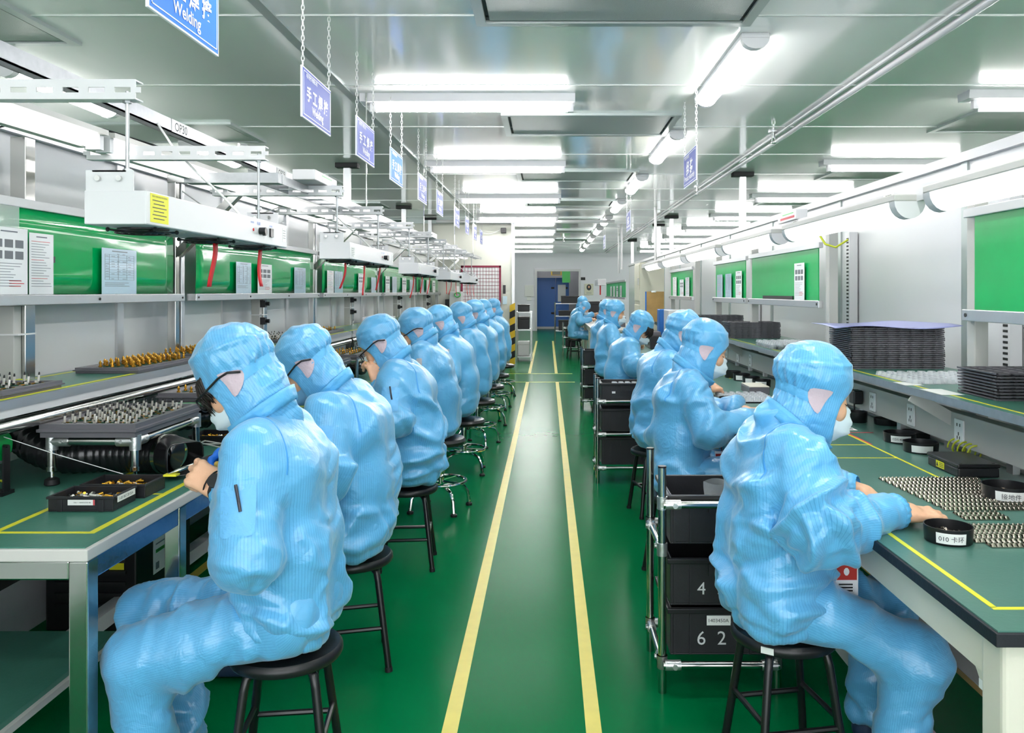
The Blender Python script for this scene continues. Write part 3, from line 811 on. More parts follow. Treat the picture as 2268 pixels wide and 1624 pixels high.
# ------------------------------------------------------------------ room shell
LX, RX, CZ = -2.14, 2.2, 2.77
b = MB(); b.box(-6,8,-3.2,33,-.06,0); struct(b, 'floor', M['floor'])
b = MB(); b.box(-6,8,-3.2,33,CZ,CZ+.06); struct(b, 'ceiling', M['ceil'])
def seg_wall(name, x0, x1, y0, y1, z1, m, pitch=1.85, face=1, y_first=4.3):
    b = MB(); b.box(x0,x1,y0,y1,0,z1); w = struct(b, name, m)
    return w
seg_wall('wall_left', LX-.05, LX, -2, 15, 2.03, M['wall'])
seg_wall('wall_right', RX, RX+.05, -2, 22, 2.08, M['wall'])
seg_wall('wall_outer_left', -6.1, -6, -3.2, 33, CZ, M['wall'])
seg_wall('wall_outer_right', 8, 8.1, -3.2, 33, CZ, M['wall'])
b = MB(); b.box(-2.6,-.675,15.05,15.7,0,CZ); struct(b, 'wall_end', M['wall2'])
b = MB(); b.box(-6,-.40,29,29.12,0,CZ).box(1.12,8,29,29.12,0,CZ).box(-.40,1.12,29,29.12,2.14,CZ); struct(b, 'wall_back', M['wallfar'])
b = MB(); b.box(-6,8,32.9,33,0,CZ); struct(b, 'wall_passage', M['wallfar'])
# seams and trims of the setting
b = MB()
for k in range(20):
    y = 4.03+1.36*(k-4); b.box(-6,8,y-.008,y+.008,CZ-.004,CZ+.001)
struct(b, 'trim_1', M['seam'])
b = MB(); b.box(-1.40,-1.345,-3,15.05,CZ-.012,CZ+.001); struct(b, 'trim_2', M['trimc'])
b = MB()
for y in (2.4,4.27,6.1,7.95,9.8,11.65,13.5,15.3): b.box(RX-.012,RX,y-.03,y+.03,0,2.08)
struct(b, 'trim_3', M['trimc'])
b = MB()
for y in (1.2,4.05,5.35,6.65,8.0,9.3,10.6,11.9,13.2): b.box(LX,LX+.012,y-.03,y+.03,0,2.03)
struct(b, 'trim_4', M['alu'])
b = MB(); b.box(RX-.03,RX+.08,-2,22,2.08,2.13); struct(b, 'trim_5', M['white'])
b = MB(); b.box(LX-.08,LX+.03,-2,15,2.03,2.07); struct(b, 'trim_6', M['alu'])
b = MB(); b.box(-.66,-.61,15.0,15.06,.0,CZ); struct(b, 'trim_7', M['alu'])
b = MB(); b.box(-2.6,-.675,15.0,15.06,2.66,CZ); struct(b, 'trim_8', M['trimc'])
# floor markings
def line(x0,x1,y0,y1,lab):
    b = MB(); b.box(x0,x1,y0,y1,0,.0012); o = solo(b,'floor_line',M['tape'],lab,'floor marking','yellow tape lines on the floor',base=((x0+x1)/2,(y0+y1)/2,0)); o['kind'] = 'structure'
line(-.337,-.287,-1,12.55,'long yellow line on the left edge of the aisle up to the cross lines')
line(.122,.172,-1,12.55,'long yellow line on the right edge of the aisle up to the cross lines')
line(-.337,-.287,13.9,23,'yellow aisle line beyond the cross lines, on the side of the metal shelf rack')
line(.122,.172,13.9,23,'yellow aisle line beyond the cross lines, on the side of the far workers')
line(-1.15,.42,12.55,12.6,'nearer of the two yellow lines crossing the aisle')
line(-1.15,.42,13.83,13.88,'farther of the two yellow lines crossing the aisle')
line(1.59,1.64,1.0,9,'yellow line on the floor under the right-hand benches')
line(-1.77,-1.72,2.8,9,'yellow line on the floor under the left-hand benches')
line(-1.72,-1.2,4.25,4.3,'short yellow line across the floor under the left benches')

# ------------------------------------------------------------------ ceiling lights
def light_x(x0, x1, y, lab, grp):
    c = (x0+x1)/2; L = x1-x0
    t = thing('ceiling_light', lab, 'light', (c,y,CZ), 0, grp)
    b = MB(); b.prism([(y-.085,CZ),(y+.085,CZ),(y+.075,CZ-.055),(y-.075,CZ-.055)],'x',x0,x1); b.obj('housing', M['white'], t)
    b = MB(); b.cyl((x0+.10,y,CZ-.092),(x1-.05,y,CZ-.092),.021,12); b.obj('tube', M['lamp'], t, smooth=True)
    for x in (x0+.08,x1-.03):
        b = MB(); b.box(x-.02,x+.02,y-.02,y+.02,CZ-.115,CZ-.05); b.obj('end_cap', M['white'], t)
def light_y(x, y0, y1, lab, grp):
    t = thing('ceiling_light', lab, 'light', (x,(y0+y1)/2,CZ), 0, grp)
    b = MB(); b.box(x-.075,x+.075,y0,y1,CZ-.03,CZ); b.obj('housing', M['white'], t, bevel=.006)
    b = MB(); n = 10
    b.prism([(x+.068*math.cos(PI*i/n), CZ-.03-.052*math.sin(PI*i/n)) for i in range(n+1)],'y',y0+.05,y1-.05); b.obj('diffuser', M['lampw'], t, smooth=True)
    for y in (y0,y1-.05):
        b = MB(); b.prism([(x+.073*math.cos(PI*i/n), CZ-.03-.056*math.sin(PI*i/n)) for i in range(n+1)],'y',y,y+.05); b.obj('end_cap', M['white'], t, smooth=True)
yy = [-.2,2.76,5.69,8.6,11.55,14.45,17.4,20.3,23.2,26.1]
nth = ['','overhead','nearest','second','third','fourth','fifth','sixth','seventh','farthest']
for i, y in enumerate(yy):
    light_x(-1.30,.19,y, 'tube light across the middle of the ceiling, %s of its row' % (nth[i] or 'before the overhead one'), 'tube lights across the aisle ceiling')
for i, y in enumerate(yy):
    light_x(5.6,7.09,y-.1, 'unseen tube light added as ceiling fill beyond the right partition, %s' % (nth[i] or 'before the overhead one'), 'added unseen tube lights beyond the right partition')  # outer row added out of sight to brighten the ceiling
    light_x(2.86,4.35,y-.1, 'tube light beyond the right partition, %s of its row' % (nth[i] or 'before the overhead one'), 'tube lights beyond the right partition')
k = 0
n2 = ['nearest','second','third','fourth','fifth','sixth','seventh','eighth','ninth','tenth']
for i in range(-2, 9):
    y0 = 4.29+2.57*i
    light_y(1.10,y0,y0+1.4, 'rounded light running along the right of the aisle ceiling, %s of its row' % (n2[i] if i >= 0 else ['overhead, farther','overhead, nearer'][i]), 'lights running along the aisle')
for i, (a, c) in enumerate(((0,1.2),(2.4,3.6),(4.85,6.05),(7.3,8.5),(9.0,10.2),(11.5,12.7))):
    light_y(-5.2,a,c, 'unseen light added as ceiling fill beyond the left partition, %s' % ['overhead before the nearest','first','second','third','fourth','fifth'][i], 'added unseen lights beyond the left partition')  # extra row hidden by the partition, added to lift the ceiling brightness
    light_y(-3.25,a,c, 'light beyond the left partition, %s of the row' % ['overhead before the nearest','first','second','third','fourth','fifth'][i], 'lights beyond the left partition')
# ceiling filter units
def vent(x0,x1,y0,y1,lab,grp):
    t = thing('ceiling_vent', lab, 'ceiling vent', ((x0+x1)/2,(y0+y1)/2,CZ), 0, grp)
    b = MB(); w = .05
    b.box(x0,x1,y0,y0+w,CZ-.02,CZ).box(x0,x1,y1-w,y1,CZ-.02,CZ).box(x0,x0+w,y0+w,y1-w,CZ-.02,CZ).box(x1-w,x1,y0+w,y1-w,CZ-.02,CZ); b.obj('frame', M['trimc'], t)
    b = MB(); b.box(x0+w,x1-w,y0+w,y1-w,CZ-.004,CZ-.001); b.obj('backing', M['dark'], t)
    b = MB(); b.box(x0+w+.02,x1-w-.02,y0+w+.02,y1-w-.02,CZ-.012,CZ-.005); b.obj('filter_mesh', M['vent'], t)
for i in range(-1,6):
    vent(-.36,1.03,6.23+2.93*i,7.07+2.93*i, 'filter vent in the middle of the ceiling, %s of its row' % (n2[i] if i >= 0 else 'overhead'), 'filter vents over the aisle')
for i in range(-1,4):
    vent(3.23,4.62,6.1+2.93*i,6.93+2.93*i, 'filter vent in the ceiling beyond the right partition, %s of its row' % (n2[i] if i >= 0 else 'overhead'), 'filter vents beyond the right partition')
    vent(-3.95,-2.56,6.56+2.93*i,7.4+2.93*i, 'filter vent in the ceiling beyond the left partition, %s of its row' % (n2[i+1]), 'filter vents beyond the left partition')
# conduits, sprinklers, ceiling posts
b = MB(); b.cyl((2.03,-2,CZ-.035),(2.03,28,CZ-.035),.022,10).cyl((1.97,-2,CZ-.018),(1.97,28,CZ-.018),.012,8); solo(b,'conduit_pipe',M['white'],'long white conduit pipe fixed under the ceiling along the right side','pipe',smooth=True)
b = MB(); b.cyl((-2.0,14.6,2.66),(1.2,14.6,2.66),.03,10); solo(b,'crossing_pipe',M['white'],'white pipe crossing under the ceiling just before the end wall','pipe',smooth=True)
def sprinkler(x,y,lab):
    t = thing('sprinkler_head', lab, 'sprinkler', (x,y,CZ), 0, 'ceiling sprinkler heads')
    b = MB(); b.cyl((x,y,CZ),(x,y,CZ-.012),.045,16); b.obj('rosette', M['alu'], t, smooth=True)
    b = MB(); b.cyl((x,y,CZ-.012),(x,y,CZ-.06),.016,10).bar((x-.013,y,CZ-.06),(x-.013,y,CZ-.095),.005,.005).bar((x+.013,y,CZ-.06),(x+.013,y,CZ-.095),.005,.005).cyl((x,y,CZ-.095),(x,y,CZ-.1),.024,12); b.obj('nozzle', M['chrome'], t, smooth=True)
sprinkler(1.93,6.95,'small sprinkler head beside the long white conduit, nearest on the right'); sprinkler(1.95,10.6,'small sprinkler head beside the conduit, behind the assembly sign'); sprinkler(-2.85,7.6,'small sprinkler head in the ceiling beyond the left partition')
sprinkler(.4,20.5,'small sprinkler head near the far end of the aisle ceiling')
def cpost(x,y,z0,lab):
    t = thing('ceiling_post', lab, 'post', (x,y,z0), 0, 'partition posts with black ceiling flanges')
    b = MB(); b.box(x-.12,x+.12,y-.06,y+.06,CZ-.05,CZ); b.obj('flange', M['black_rubber'], t, bevel=.006)
    b = MB(); b.box(x-.035,x+.035,y-.03,y+.03,z0,CZ-.05); b.obj('shaft', M['alu'], t, bevel=.004)
for x, y, l in ((-2.14,8.68,'aluminium post with black ceiling flange on the left partition, nearest'),(-2.17,15.0,'aluminium post with black ceiling flange at the end of the left partition'),(-2.3,13.0,'aluminium post with black flange behind the left partition, half hidden')):
    cpost(x,y,2.07,l)
for x, y, l in ((2.24,9.34,'aluminium post with black ceiling flange on the right partition, nearest'),(2.24,14.7,'aluminium post with black ceiling flange on the right partition, second'),(2.24,16.4,'aluminium post with black ceiling flange on the right partition, third'),(2.24,21.5,'aluminium post with black ceiling flange on the right partition, fourth')):
    cpost(x,y,2.13,l)
for x, y, l in ((1.5,16.5,'thin white pole from the ceiling to the right benches, nearer'),(1.75,20,'thin white pole from the ceiling to the right benches, farther'),(1.75,13.2,'thin white pole from the ceiling down to the lamp rail on the right')):
    b = MB(); b.cyl((x,y,1.85),(x,y,CZ),.022,8); solo(b,'ceiling_pole',M['white'],l,'pole',base=(x,y,1.85),smooth=True)

# ------------------------------------------------------------------ hanging signs
def sign(x, y0, y1, z0, z1, face, main, sub, m, lab, grp):
    t = thing('hanging_sign', lab, 'sign', (x,(y0+y1)/2,z1), 0, grp)
    b = MB(); b.box(x-.004,x+.004,y0,y1,z0,z1); b.obj('panel', M['signw'], t)
    f = face*.0052; b = MB(); e = .006
    for s in (1,-1): b.box(x+s*.0042-.0006,x+s*.0042+.0006,y0+e,y1-e,z0+e,z1-e)
    b.obj('printed_face', m, t)
    b = MB(); w = .0035; g = .016
    X0, X1 = sorted((x+face*.0050, x+face*.0060))
    for a, c, d, e2 in ((y0+g,y1-g,z0+g,z0+g+w),(y0+g,y1-g,z1-g-w,z1-g),(y0+g,y0+g+w,z0+g,z1-g),(y1-g-w,y1-g,z0+g,z1-g)): b.box(X0,X1,a,c,d,e2)
    cy = (y0+y1)/2; L = y1-y0; H = z1-z0; rd = (0,1,0) if face > 0 else (0,-1,0)
    put_text(b, main, (x+face*.0062,cy,z0+H*.52), rd, (0,0,1), H*.29, .0018, L*.74 if len(main) > 3 else L*.50)
    put_text(b, sub, (x+face*.0062,cy,z0+H*.22), rd, (0,0,1), H*.17, .0006, L*(.40 if len(sub) < 9 else .78))
    put_text(b, '电子股份有限公司', (x+face*.0062,cy-L*.2*(1 if face > 0 else -1),z0+H*.86), rd, (0,0,1), H*.06, .0003, L*.36)
    b.obj('lettering', M['signw'], t)
    for y in (y0+.02,y1-.02):
        b = MB(); z = z1; k = 0
        while z < CZ-.005:
            r = .011; pts = []
            for i in range(8):
                a = 2*PI*i/8; o = .0065*math.cos(a); v = r+.0145*math.sin(a)*1.05
                pts.append((x+(o if k%2 else 0), y+(0 if k%2 else o), min(z+v,CZ)))
            b.tube(pts, .0022, 4, True); z += .0225; k += 1
        b.obj('chain', M['chain'], t)
sy = [2.2,3.58,4.6,5.59,6.8,7.93,9.5,10.7,11.9,13.0]
for i, y in enumerate(sy):
    sign(-1.085,y,y+.47,2.172,2.40,1,'手 工 焊 接','Welding', M['signb'] if i in (0,3) else M['sign'],
         'blue hanging welding sign over the left side, %s of the row' % ['nearest and cut off','second','third','fourth, brighter blue','fifth','sixth','seventh','eighth','ninth','farthest'][i], 'blue welding signs hung in a row')
for i, y in enumerate((5.34,9.6,13.8)):
    sign(.98,y,y+.49,2.135,2.367,-1,'组 装','Product Assembly', M['sign'], 'blue hanging product assembly sign on the right side, %s' % ['nearest','second, seen edge on','third, far down the aisle'][i], 'blue assembly signs hung in a row')
# ================================================================== shared kit
def paper_mesh(w, h, kind=0, seed=0):
    """a printed sheet in the plane x (reading), z up, facing -y; returns MB with materials page, ink, dark, red"""
    r = random.Random(seed); b = MB().mat(0); b.box(-w/2,w/2,0,.0015,0,h)
    def q(x0,x1,z0,z1,m): b.mat(m).box(x0,x1,-.0006,-.0001,z0,z1)
    q(-w*.22,w*.22,h*.93,h*.95,1)
    if kind == 0:      # form with a table
        for i in range(11):
            z = h*(.86-.055*i); q(-w*.42,w*.42,z,z+h*.005,1)
            for k in range(5):
                if r.random() < .7: q(-w*.40+w*.16*k,-w*.40+w*.16*k+w*.09*r.uniform(.5,1.2),z+h*.018,z+h*.028,1)
        for x in (-.42,-.3,-.05,.2,.415): q(w*x,w*x+w*.006,h*.31,h*.87,1)
        for i in range(3): q(-w*.42,w*r.uniform(-.1,.3),h*(.24-.035*i),h*(.25-.035*i),1)
    elif kind == 1:    # photos and notes
        for i in range(2):
            for k in range(3): q(-w*.40+w*.28*k,-w*.40+w*.28*k+w*.22,h*(.70-.17*i),h*(.82-.17*i),2)
        for i in range(9): q(-w*.42,w*r.uniform(-.1,.42),h*(.46-.042*i),h*(.468-.042*i),1)
        for i in range(3): q(w*.0,w*r.uniform(.2,.42),h*(.20-.04*i),h*(.212-.04*i),3)
    else:
        for i in range(18): q(-w*.42,w*r.uniform(-.05,.42),h*(.86-.043*i),h*(.868-.043*i),1 if i%7 else 3)
    return b
PAPER = {}
def paper(x, y, z, w, h, kind, face, lab, blue=False, tilt=0, grp='papers on the green boards', lean=.0):
    k = (round(w,3),round(h,3),kind,blue)
    b = paper_mesh(w,h,kind,len(PAPER))
    o = b.obj('document', [M['paperb'] if blue else M['paper'],M['ink'],M['photo'],M['inkr']], off=(0,0,0))
    o.location = (x,y,z); o.rotation_euler = (tilt if False else 0, 0, PI/2 if face > 0 else -PI/2)
    o.rotation_euler[1] = tilt
    return tag(o, lab, 'paper', grp)
def pin_tray_mesh(w, d, hgt):
    b = MB(); w2, d2 = w/2, d/2
    def ring(i, z): return [(-w2+i,-d2+i,z),(w2-i,-d2+i,z),(w2-i,d2-i,z),(-w2+i,d2-i,z)]
    P = []
    for i, z in ((.012,0),(.012,hgt*.35),(.004,hgt*.42),(.004,hgt*.62),(.010,hgt*.66),(.010,hgt),(.030,hgt),(.034,hgt*.72)):
        o = ring(i,z); P += o
    fs = []; n = len(P)//4
    for k in range(n-1):
        for i in range(4): fs.append((k*4+i,k*4+(i+1)%4,(k+1)*4+(i+1)%4,(k+1)*4+i))
    fs.append((3,2,1,0)); fs.append(tuple((n-1)*4+i for i in range(4)))
    b._add(P, fs); return b
PROTO = {}
def proto(key, fn):
    if key not in PROTO: PROTO[key] = [fn(), False]
    return PROTO[key]
def place(key, fn, loc, rz=0, label=None, group=None):
    p = proto(key, fn)
    if not p[1]:
        p[1] = True; o = p[0]; o.location = loc; o.rotation_euler = (0,0,rz)
        if label: o['label'] = label
        if group: o['group'] = group
        return o
    return dup(p[0], loc, rz, label, group)
def conn_gold():
    b = MB(); b.mat(1).box(-.012,.012,-.008,.008,0,.003); b.mat(0).lathe([(.004,.003),(.0075,.005),(.0075,.011),(.0045,.013),(.0045,.018),(.006,.019),(.006,.024),(.003,.027),(.002,.032)], n=8)
    return tag(b.obj('connector', [M['gold'],M['pcb']], smooth=True), 'x', 'connector')
def conn_silver():
    b = MB(); b.mat(1).box(-.013,.013,-.009,.009,0,.004); b.mat(0).cyl((0,0,.004),(.003,0,.032),.0038,8).box(-.011,-.004,.002,.008,.004,.012); b.mat(2).cyl((.003,0,.032),(.0038,0,.042),.0034,8,.002).box(.004,.011,-.008,-.003,.004,.010)
    b.mat(3).box(-.017,-.006,-.012,-.005,.003,.006).box(.006,.014,.005,.013,.003,.006)
    return tag(b.obj('connector', [M['silver'],M['pcb'],M['black_plastic'],M['gold']], smooth=True), 'x', 'connector')
def pin_tray(x, y, z, w, d, nx, ny, kind, lab, plab, rz=0, hgt=.022, fill=1.0, seed=0):
    """w along local x, d along local y"""
    r = random.Random(seed)
    b = pin_tray_mesh(w,d,hgt); o = b.obj('component_tray', M['tray']); o.location = (x,y,z); o.rotation_euler = (0,0,rz); tag(o, lab, 'tray', 'component trays')
    c, s = math.cos(rz), math.sin(rz)
    for i in range(nx):
        for j in range(ny):
            if r.random() > fill: continue
            u = (-.5+(i+.5)/nx)*(w-.08)+r.uniform(-.003,.003); v = (-.5+(j+.5)/ny)*(d-.08)+r.uniform(-.003,.003)
            place(kind, conn_gold if kind == 'g' else conn_silver, (x+u*c-v*s, y+u*s+v*c, z+hgt*.72), r.uniform(-.5,.5), plab, plab)
    return o

# ================================================================== left benches
TZ = .75; XE = -1.163; XB = -2.06
bays = [(2.053,4.40),(4.46,6.97),(7.03,9.57),(9.63,12.17),(12.23,14.75)]
bn = ['nearest','second','third','fourth','farthest']
for i, (y0, y1) in enumerate(bays):
    t = thing('workbench', 'green-topped stainless workbench on the left, %s of its line' % bn[i], 'workbench', ((XE+XB)/2,(y0+y1)/2,0), 0, 'left workbenches')
    b = MB(); b.box(XB,XE,y0,y1,TZ-.034,TZ-.003); b.obj('tabletop', M['edge'], t, bevel=.003)
    b = MB(); b.box(XB,XE-.012,y0+.012,y1,TZ-.003,TZ); b.obj('mat', M['mat'], t)
    b = MB(); b.box(XE-.075,XE-.055,y0+.13,y1-.02,TZ-.0005,TZ+.0008).box(XB,XE-.0752,y0+.13,y0+.145,TZ-.0005,TZ+.0008).box(-1.50,-1.482,y0+.1455,y1,TZ-.0005,TZ+.0008)
    for k in range(1,4): b.box(-1.48,XE-.0752,y0+.13+k*.42,y0+.142+k*.42,TZ-.0005,TZ+.0008)
    b.obj('tape', M['tape_b'], t)
    b = MB(); b.box(XE-.045,XE-.004,y0+.05,y1-.05,TZ-.09,TZ-.034); b.obj('apron', M['film'], t, bevel=.004)
    b = MB(); b.box(XB,XE-.05,y0+.006,y0+.045,TZ-.082,TZ-.034); b.obj('end_rail', M['steel'], t, bevel=.004)
    for y in [y0+.002,y0+.515] + ([y1-.5] if i else [])+[y1-.052]:
        for x in (XE-.049,XB+.005):
            b = MB(); b.box(x,x+.049,y,y+.05,0,TZ-.034); b.obj('leg', M['steel'], t, bevel=.004)
    b = MB(); b.box(XB+.02,-1.44,y0+.05,y0+.67,.245,.262).mat(1).box(XB+.02,-1.425,y0+.05,y0+.672,.225,.245); b.obj('lower_shelf', [M['mat'],M['edge']], t)
    b = MB(); b.box(-1.76,-1.70,y0+.6,y1-.05,.10,.16); b.obj('foot_rail', M['white'], t)
    b = MB(); b.box(XB+.01,XB+.05,y0+.3,y1-.05,.30,.36); b.obj('back_rail', M['steel'], t)
    if i == 0:
        b = MB().mat(0).box(XE-.0035,XE-.0025,y0+.010,y0+.048,TZ-.078,TZ-.05).mat(1); put_text(b,'120968',(XE-.002,y0+.029,TZ-.064),(0,1,0),(0,0,1),.008,0,.026); b.obj('asset_label', [M['label'],M['inkk']], t)
    # raised shelf
    s = thing('raised_shelf', 'raised green-topped shelf along the back of the left benches, %s section' % bn[i], 'shelf', (-1.87,(y0+y1)/2,TZ), 0, 'left raised shelves')
    sz = 1.06; ya = y0-(.9 if i == 0 else 0)
    b = MB(); b.mat(0).box(XB,-1.69,ya,y1,sz-.02,sz); b.mat(1).box(-1.69,-1.68,ya,y1,sz-.028,sz+.001); b.obj('board', [M['mat'],M['alu']], s)
    b = MB(); b.box(-1.72,-1.684,ya,y1,sz-.055,sz-.021); b.obj('front_rail', M['white'], s, bevel=.002)
    b = MB(); b.cyl((-1.70,ya,sz-.085),(-1.70,y1,sz-.085),.022,14); b.obj('front_tube', M['steel'], s, smooth=True)
    b = MB(); b.box(XB+.08,-1.69,ya+.02,y1,sz+.0003,sz+.001); b2 = MB(); b2.box(-1.725,-1.705,ya+.02,y1,sz+.0002,sz+.001).box(XB+.04,XB+.055,ya+.02,y1,sz+.0002,sz+.001); b2.obj('tape', M['tape_b'], s)
    for y in ([y0+.02] if i else [])+[y1-.05]:
        for x in (-1.72,XB+.02):
            b = MB(); b.box(x,x+.035,y,y+.035,TZ,sz-.055); b.obj('support', M['steel'], s)
# uprights, arms and braces
ups = [1.83,4.43,7.0,9.6,12.2,14.85]
un = ['out of frame','between the first and second green boards','behind the second hanging blower','third','fourth','last, by the end wall']
for i, y in enumerate(ups):
    t = thing('upright_frame', 'stainless upright frame rising behind the left benches, %s' % un[i], 'post', (-2.02,y,0), 0, 'left upright frames')
    b = MB()
    b.box(-2.045,-2.0,y-.06,y-.015,TZ,1.99); b.obj('post', M['steel'], t, bevel=.003)
    b = MB(); b.box(-2.045,-2.0,y+.01,y+.05,TZ,1.99); b.obj('post', M['alu'], t, bevel=.003)
    b = MB(); b.box(-2.05,-1.45,y-.055,y-.015,1.985,2.03); b.obj('arm', M['steel'], t, bevel=.003)
    b = MB(); b.bar((-2.0,y-.035,1.60),(-1.62,y-.035,1.985),.045,.045); b.obj('brace', M['steel'], t, bevel=.003)
for i, y in enumerate((3.12,5.72,8.3,10.9,13.5)):
    t = thing('socket_post', 'short grey post with power sockets standing on the left raised shelf, %s' % bn[i], 'post', (-2.02,y,1.06), 0, 'left socket posts')
    b = MB(); b.box(-2.045,-1.985,y-.03,y+.03,1.06,1.345 if i else 1.99); b.obj('post', M['steel'], t, bevel=.003)
    b = MB(); b.box(-2.06,-2.0,y-.075,y-.03,1.06,1.345); b.obj('duct', M['grey'], t, bevel=.003)
    if i:
        for z in (1.17,1.29):
            b = MB(); b.box(-2.0,-1.965,y-.07,y-.035,z,z+.05).cyl((-1.965,y-.05,z+.025),(-1.94,y-.05,z+.025),.014,8); b.obj('plug', M['black_plastic'], t)
    b = MB(); b.box(-2.062,-1.983,y-.077,y+.032,1.235,1.241); b.obj('cable_tie', M['wirew'], t)
# display rails, green boards and papers
for i in range(5):
    ya, yb = (ups[i]+.07, ups[i+1]-.07)
    t = thing('display_rail', 'pale aluminium ledge under the green boards on the left, %s bay' % bn[i], 'rail', (-1.985,(ya+yb)/2,1.345), 0, 'left display ledges')
    b = MB(); b.box(-2.0,-1.945,ya,yb,1.348,1.388); b.obj('ledge', M['alu'], t, bevel=.003)
    b = MB(); b.box(-2.0,-1.97,ya,yb,1.715,1.75); b.obj('top_rail', M['white'], t, bevel=.003)
    for k in range(4):
        b = MB(); b.cyl((-1.945,ya+.03+(yb-ya-.06)*k/3,1.368),(-1.942,ya+.03+(yb-ya-.06)*k/3,1.368),.006,8); b.obj('screw', M['dark'], t)
    g = thing('green_board', 'glossy green display board on the left, %s bay' % bn[i], 'board', (-1.98,(ya+yb)/2,1.388), 0, 'left green boards')
    b = MB(); b.grid(lambda u,v: (-1.983+.006*math.sin(u*9+i)*math.sin(v*PI), ya+.07+(yb-ya-.14)*u, 1.389+.326*v), 24, 4); o = b.obj('sheet', M['green'], g, smooth='all'); so = o.modifiers.new('s','SOLIDIFY'); so.thickness = .004
    if i == 0:
        b = MB(); b.box(-1.972,-1.970,ya+.9,3.03,1.389,1.715); b.obj('film_cover', M['film_clear'], g)
        b = MB(); c = 3.185
        for r in (.06,): b.prism([(c+math.cos(a)*.06,1.60+math.sin(a)*.045-.05) for a in np.linspace(0,PI,9)],'x',-1.9735,-1.9725)
        b.box(-1.9735,-1.9725,c-.07,c+.07,1.515,1.54); b.obj('warning_mark', M['inkk'], g)
pz = 1.389
for (y, w, h, kd, bl, lab) in (
    (2.955,.21,.245,1,False,'printed work sheet with small photos at the left picture edge, under a clear film'),
    (3.145,.15,.235,2,False,'dense text sheet with a red stamp beside the photo sheet, first green board'),
    (3.72,.30,.205,0,True,'pale blue form in a glossy sleeve on the first green board'),
    (5.24,.26,.20,0,True,'pale blue form behind the first red ribbon, second green board'),
    (5.63,.28,.20,1,False,'white sheet with rows of photos in the middle of the second green board'),
    (6.43,.29,.20,0,True,'shiny sleeved sheet near the far end of the second green board'),
    (7.33,.22,.20,2,False,'white sheet standing first on the third green board'),
    (7.62,.30,.20,0,True,'crumpled glossy sleeve on the third green board'),
    (8.55,.28,.20,1,False,'photo sheet behind a ribbon on the third green board'),
    (9.15,.24,.17,0,True,'blue form at the far end of the third green board'),
    (9.95,.26,.20,1,False,'first photo sheet on the fourth green board'),(10.4,.3,.2,0,True,'blue sheet in the fourth bay of the green boards'),(11.1,.3,.2,1,False,'second photo sheet on the fourth green board'),(11.7,.3,.18,0,True,'last blue sheet on the fourth green board'),
    (12.7,.3,.2,0,True,'blue sheet on the farthest green board'),(13.3,.3,.2,2,False,'white sheet on the farthest green board'),(14.0,.3,.2,1,False,'last photo sheet on the farthest green board')):
    paper(-1.958,y,pz,w,h,kd,1,lab,bl)
# ---- lamp run, cable channel, cable tray
def lamp(x, y0, y1, z0, z1, lab, grp, m='lampb', w=.05):
    t = thing('bench_lamp', lab, 'lamp', (x,(y0+y1)/2,(z0+z1)/2), 0, grp)
    b = MB(); b.bar((x,y0,z0+.035),(x,y1,z1+.035),.085,.018); b.obj('housing', M['grey'], t)
    b = MB(); b.bar((x-.05,y0,z0+.012),(x-.05,y1,z1+.012),.03,.055); b.obj('reflector', M['grey'], t)
    b = MB(); b.cyl((x,y0+.03,z0),(x,y1-.03,z1),.021,12); b.obj('tube', M[m], t, smooth=True)
    for y, z in ((y0+.012,z0),(y1-.012,z1)):
        b = MB(); b.cbox((x,y,z+.005),(.05,.024,.06)); b.obj('end_cap', M['white'], t)
zl = lambda y: 1.905+.0095*(y-2)
for i in range(9):
    y0 = 1.35+i*1.5; lamp(-1.56,y0,y0+1.46,zl(y0),zl(y0+1.46),'tube lamp in the continuous run above the left benches, %s' % ['nearest','second','third','fourth','fifth','sixth','seventh','eighth','farthest'][i],'lamp run above the left benches')
b = MB(); b.box(-1.53,-1.49,.9,14.9,2.032,2.038).box(-1.53,-1.526,.9,14.9,2.032,2.085).box(-1.494,-1.49,.9,14.9,2.032,2.085); solo(b,'cable_channel',M['galv'],'long galvanised channel carried on the arms above the left lamp run','channel',base=(-1.51,8,2.03))
for y, s_ in ((3.30,'OP30'),(4.55,'OP29'),(5.8,'OP28'),(7.6,'OP27')):
    b = MB().mat(0).box(-1.4895,-1.4885,y-.08,y+.08,2.035,2.085).mat(1); put_text(b,s_,(-1.488,y,2.06),(0,1,0),(0,0,1),.04,0,.11)
    solo(b,'station_label',[M['label'],M['inkk']],'small white station label reading %s on the channel above the left lamps' % s_,'label','station labels on the left',base=(-1.489,y,2.06))
t = thing('cable_tray','galvanised cable tray with rungs running above the left workers','cable tray',(-1.25,9,1.95))
zt = lambda y: 1.905+.0085*(y-3.67)
b = MB()
for x in (-1.30,-1.2): b.bar((x,3.67,zt(3.67)),(x,14.7,zt(14.7)),.004,.04)
b.obj('side_rail', M['galv'], t)
for k in range(46):
    y = 3.7+k*.24; b = MB(); b.bar((-1.3,y,zt(y)-.012),(-1.2,y,zt(y)-.012),.02,.006); b.obj('rung', M['galv'], t)
b = MB(); b.box(-1.62,-1.2,3.62,3.70,1.885,1.93); b.obj('end_tray', M['galv'], t)
for y in (5.6,8.2,10.9,13.6):
    b = MB(); b.cyl((-1.25,y,zt(y)),(-1.25,y,CZ),.005,6); b.obj('hanger', M['chrome'], t)
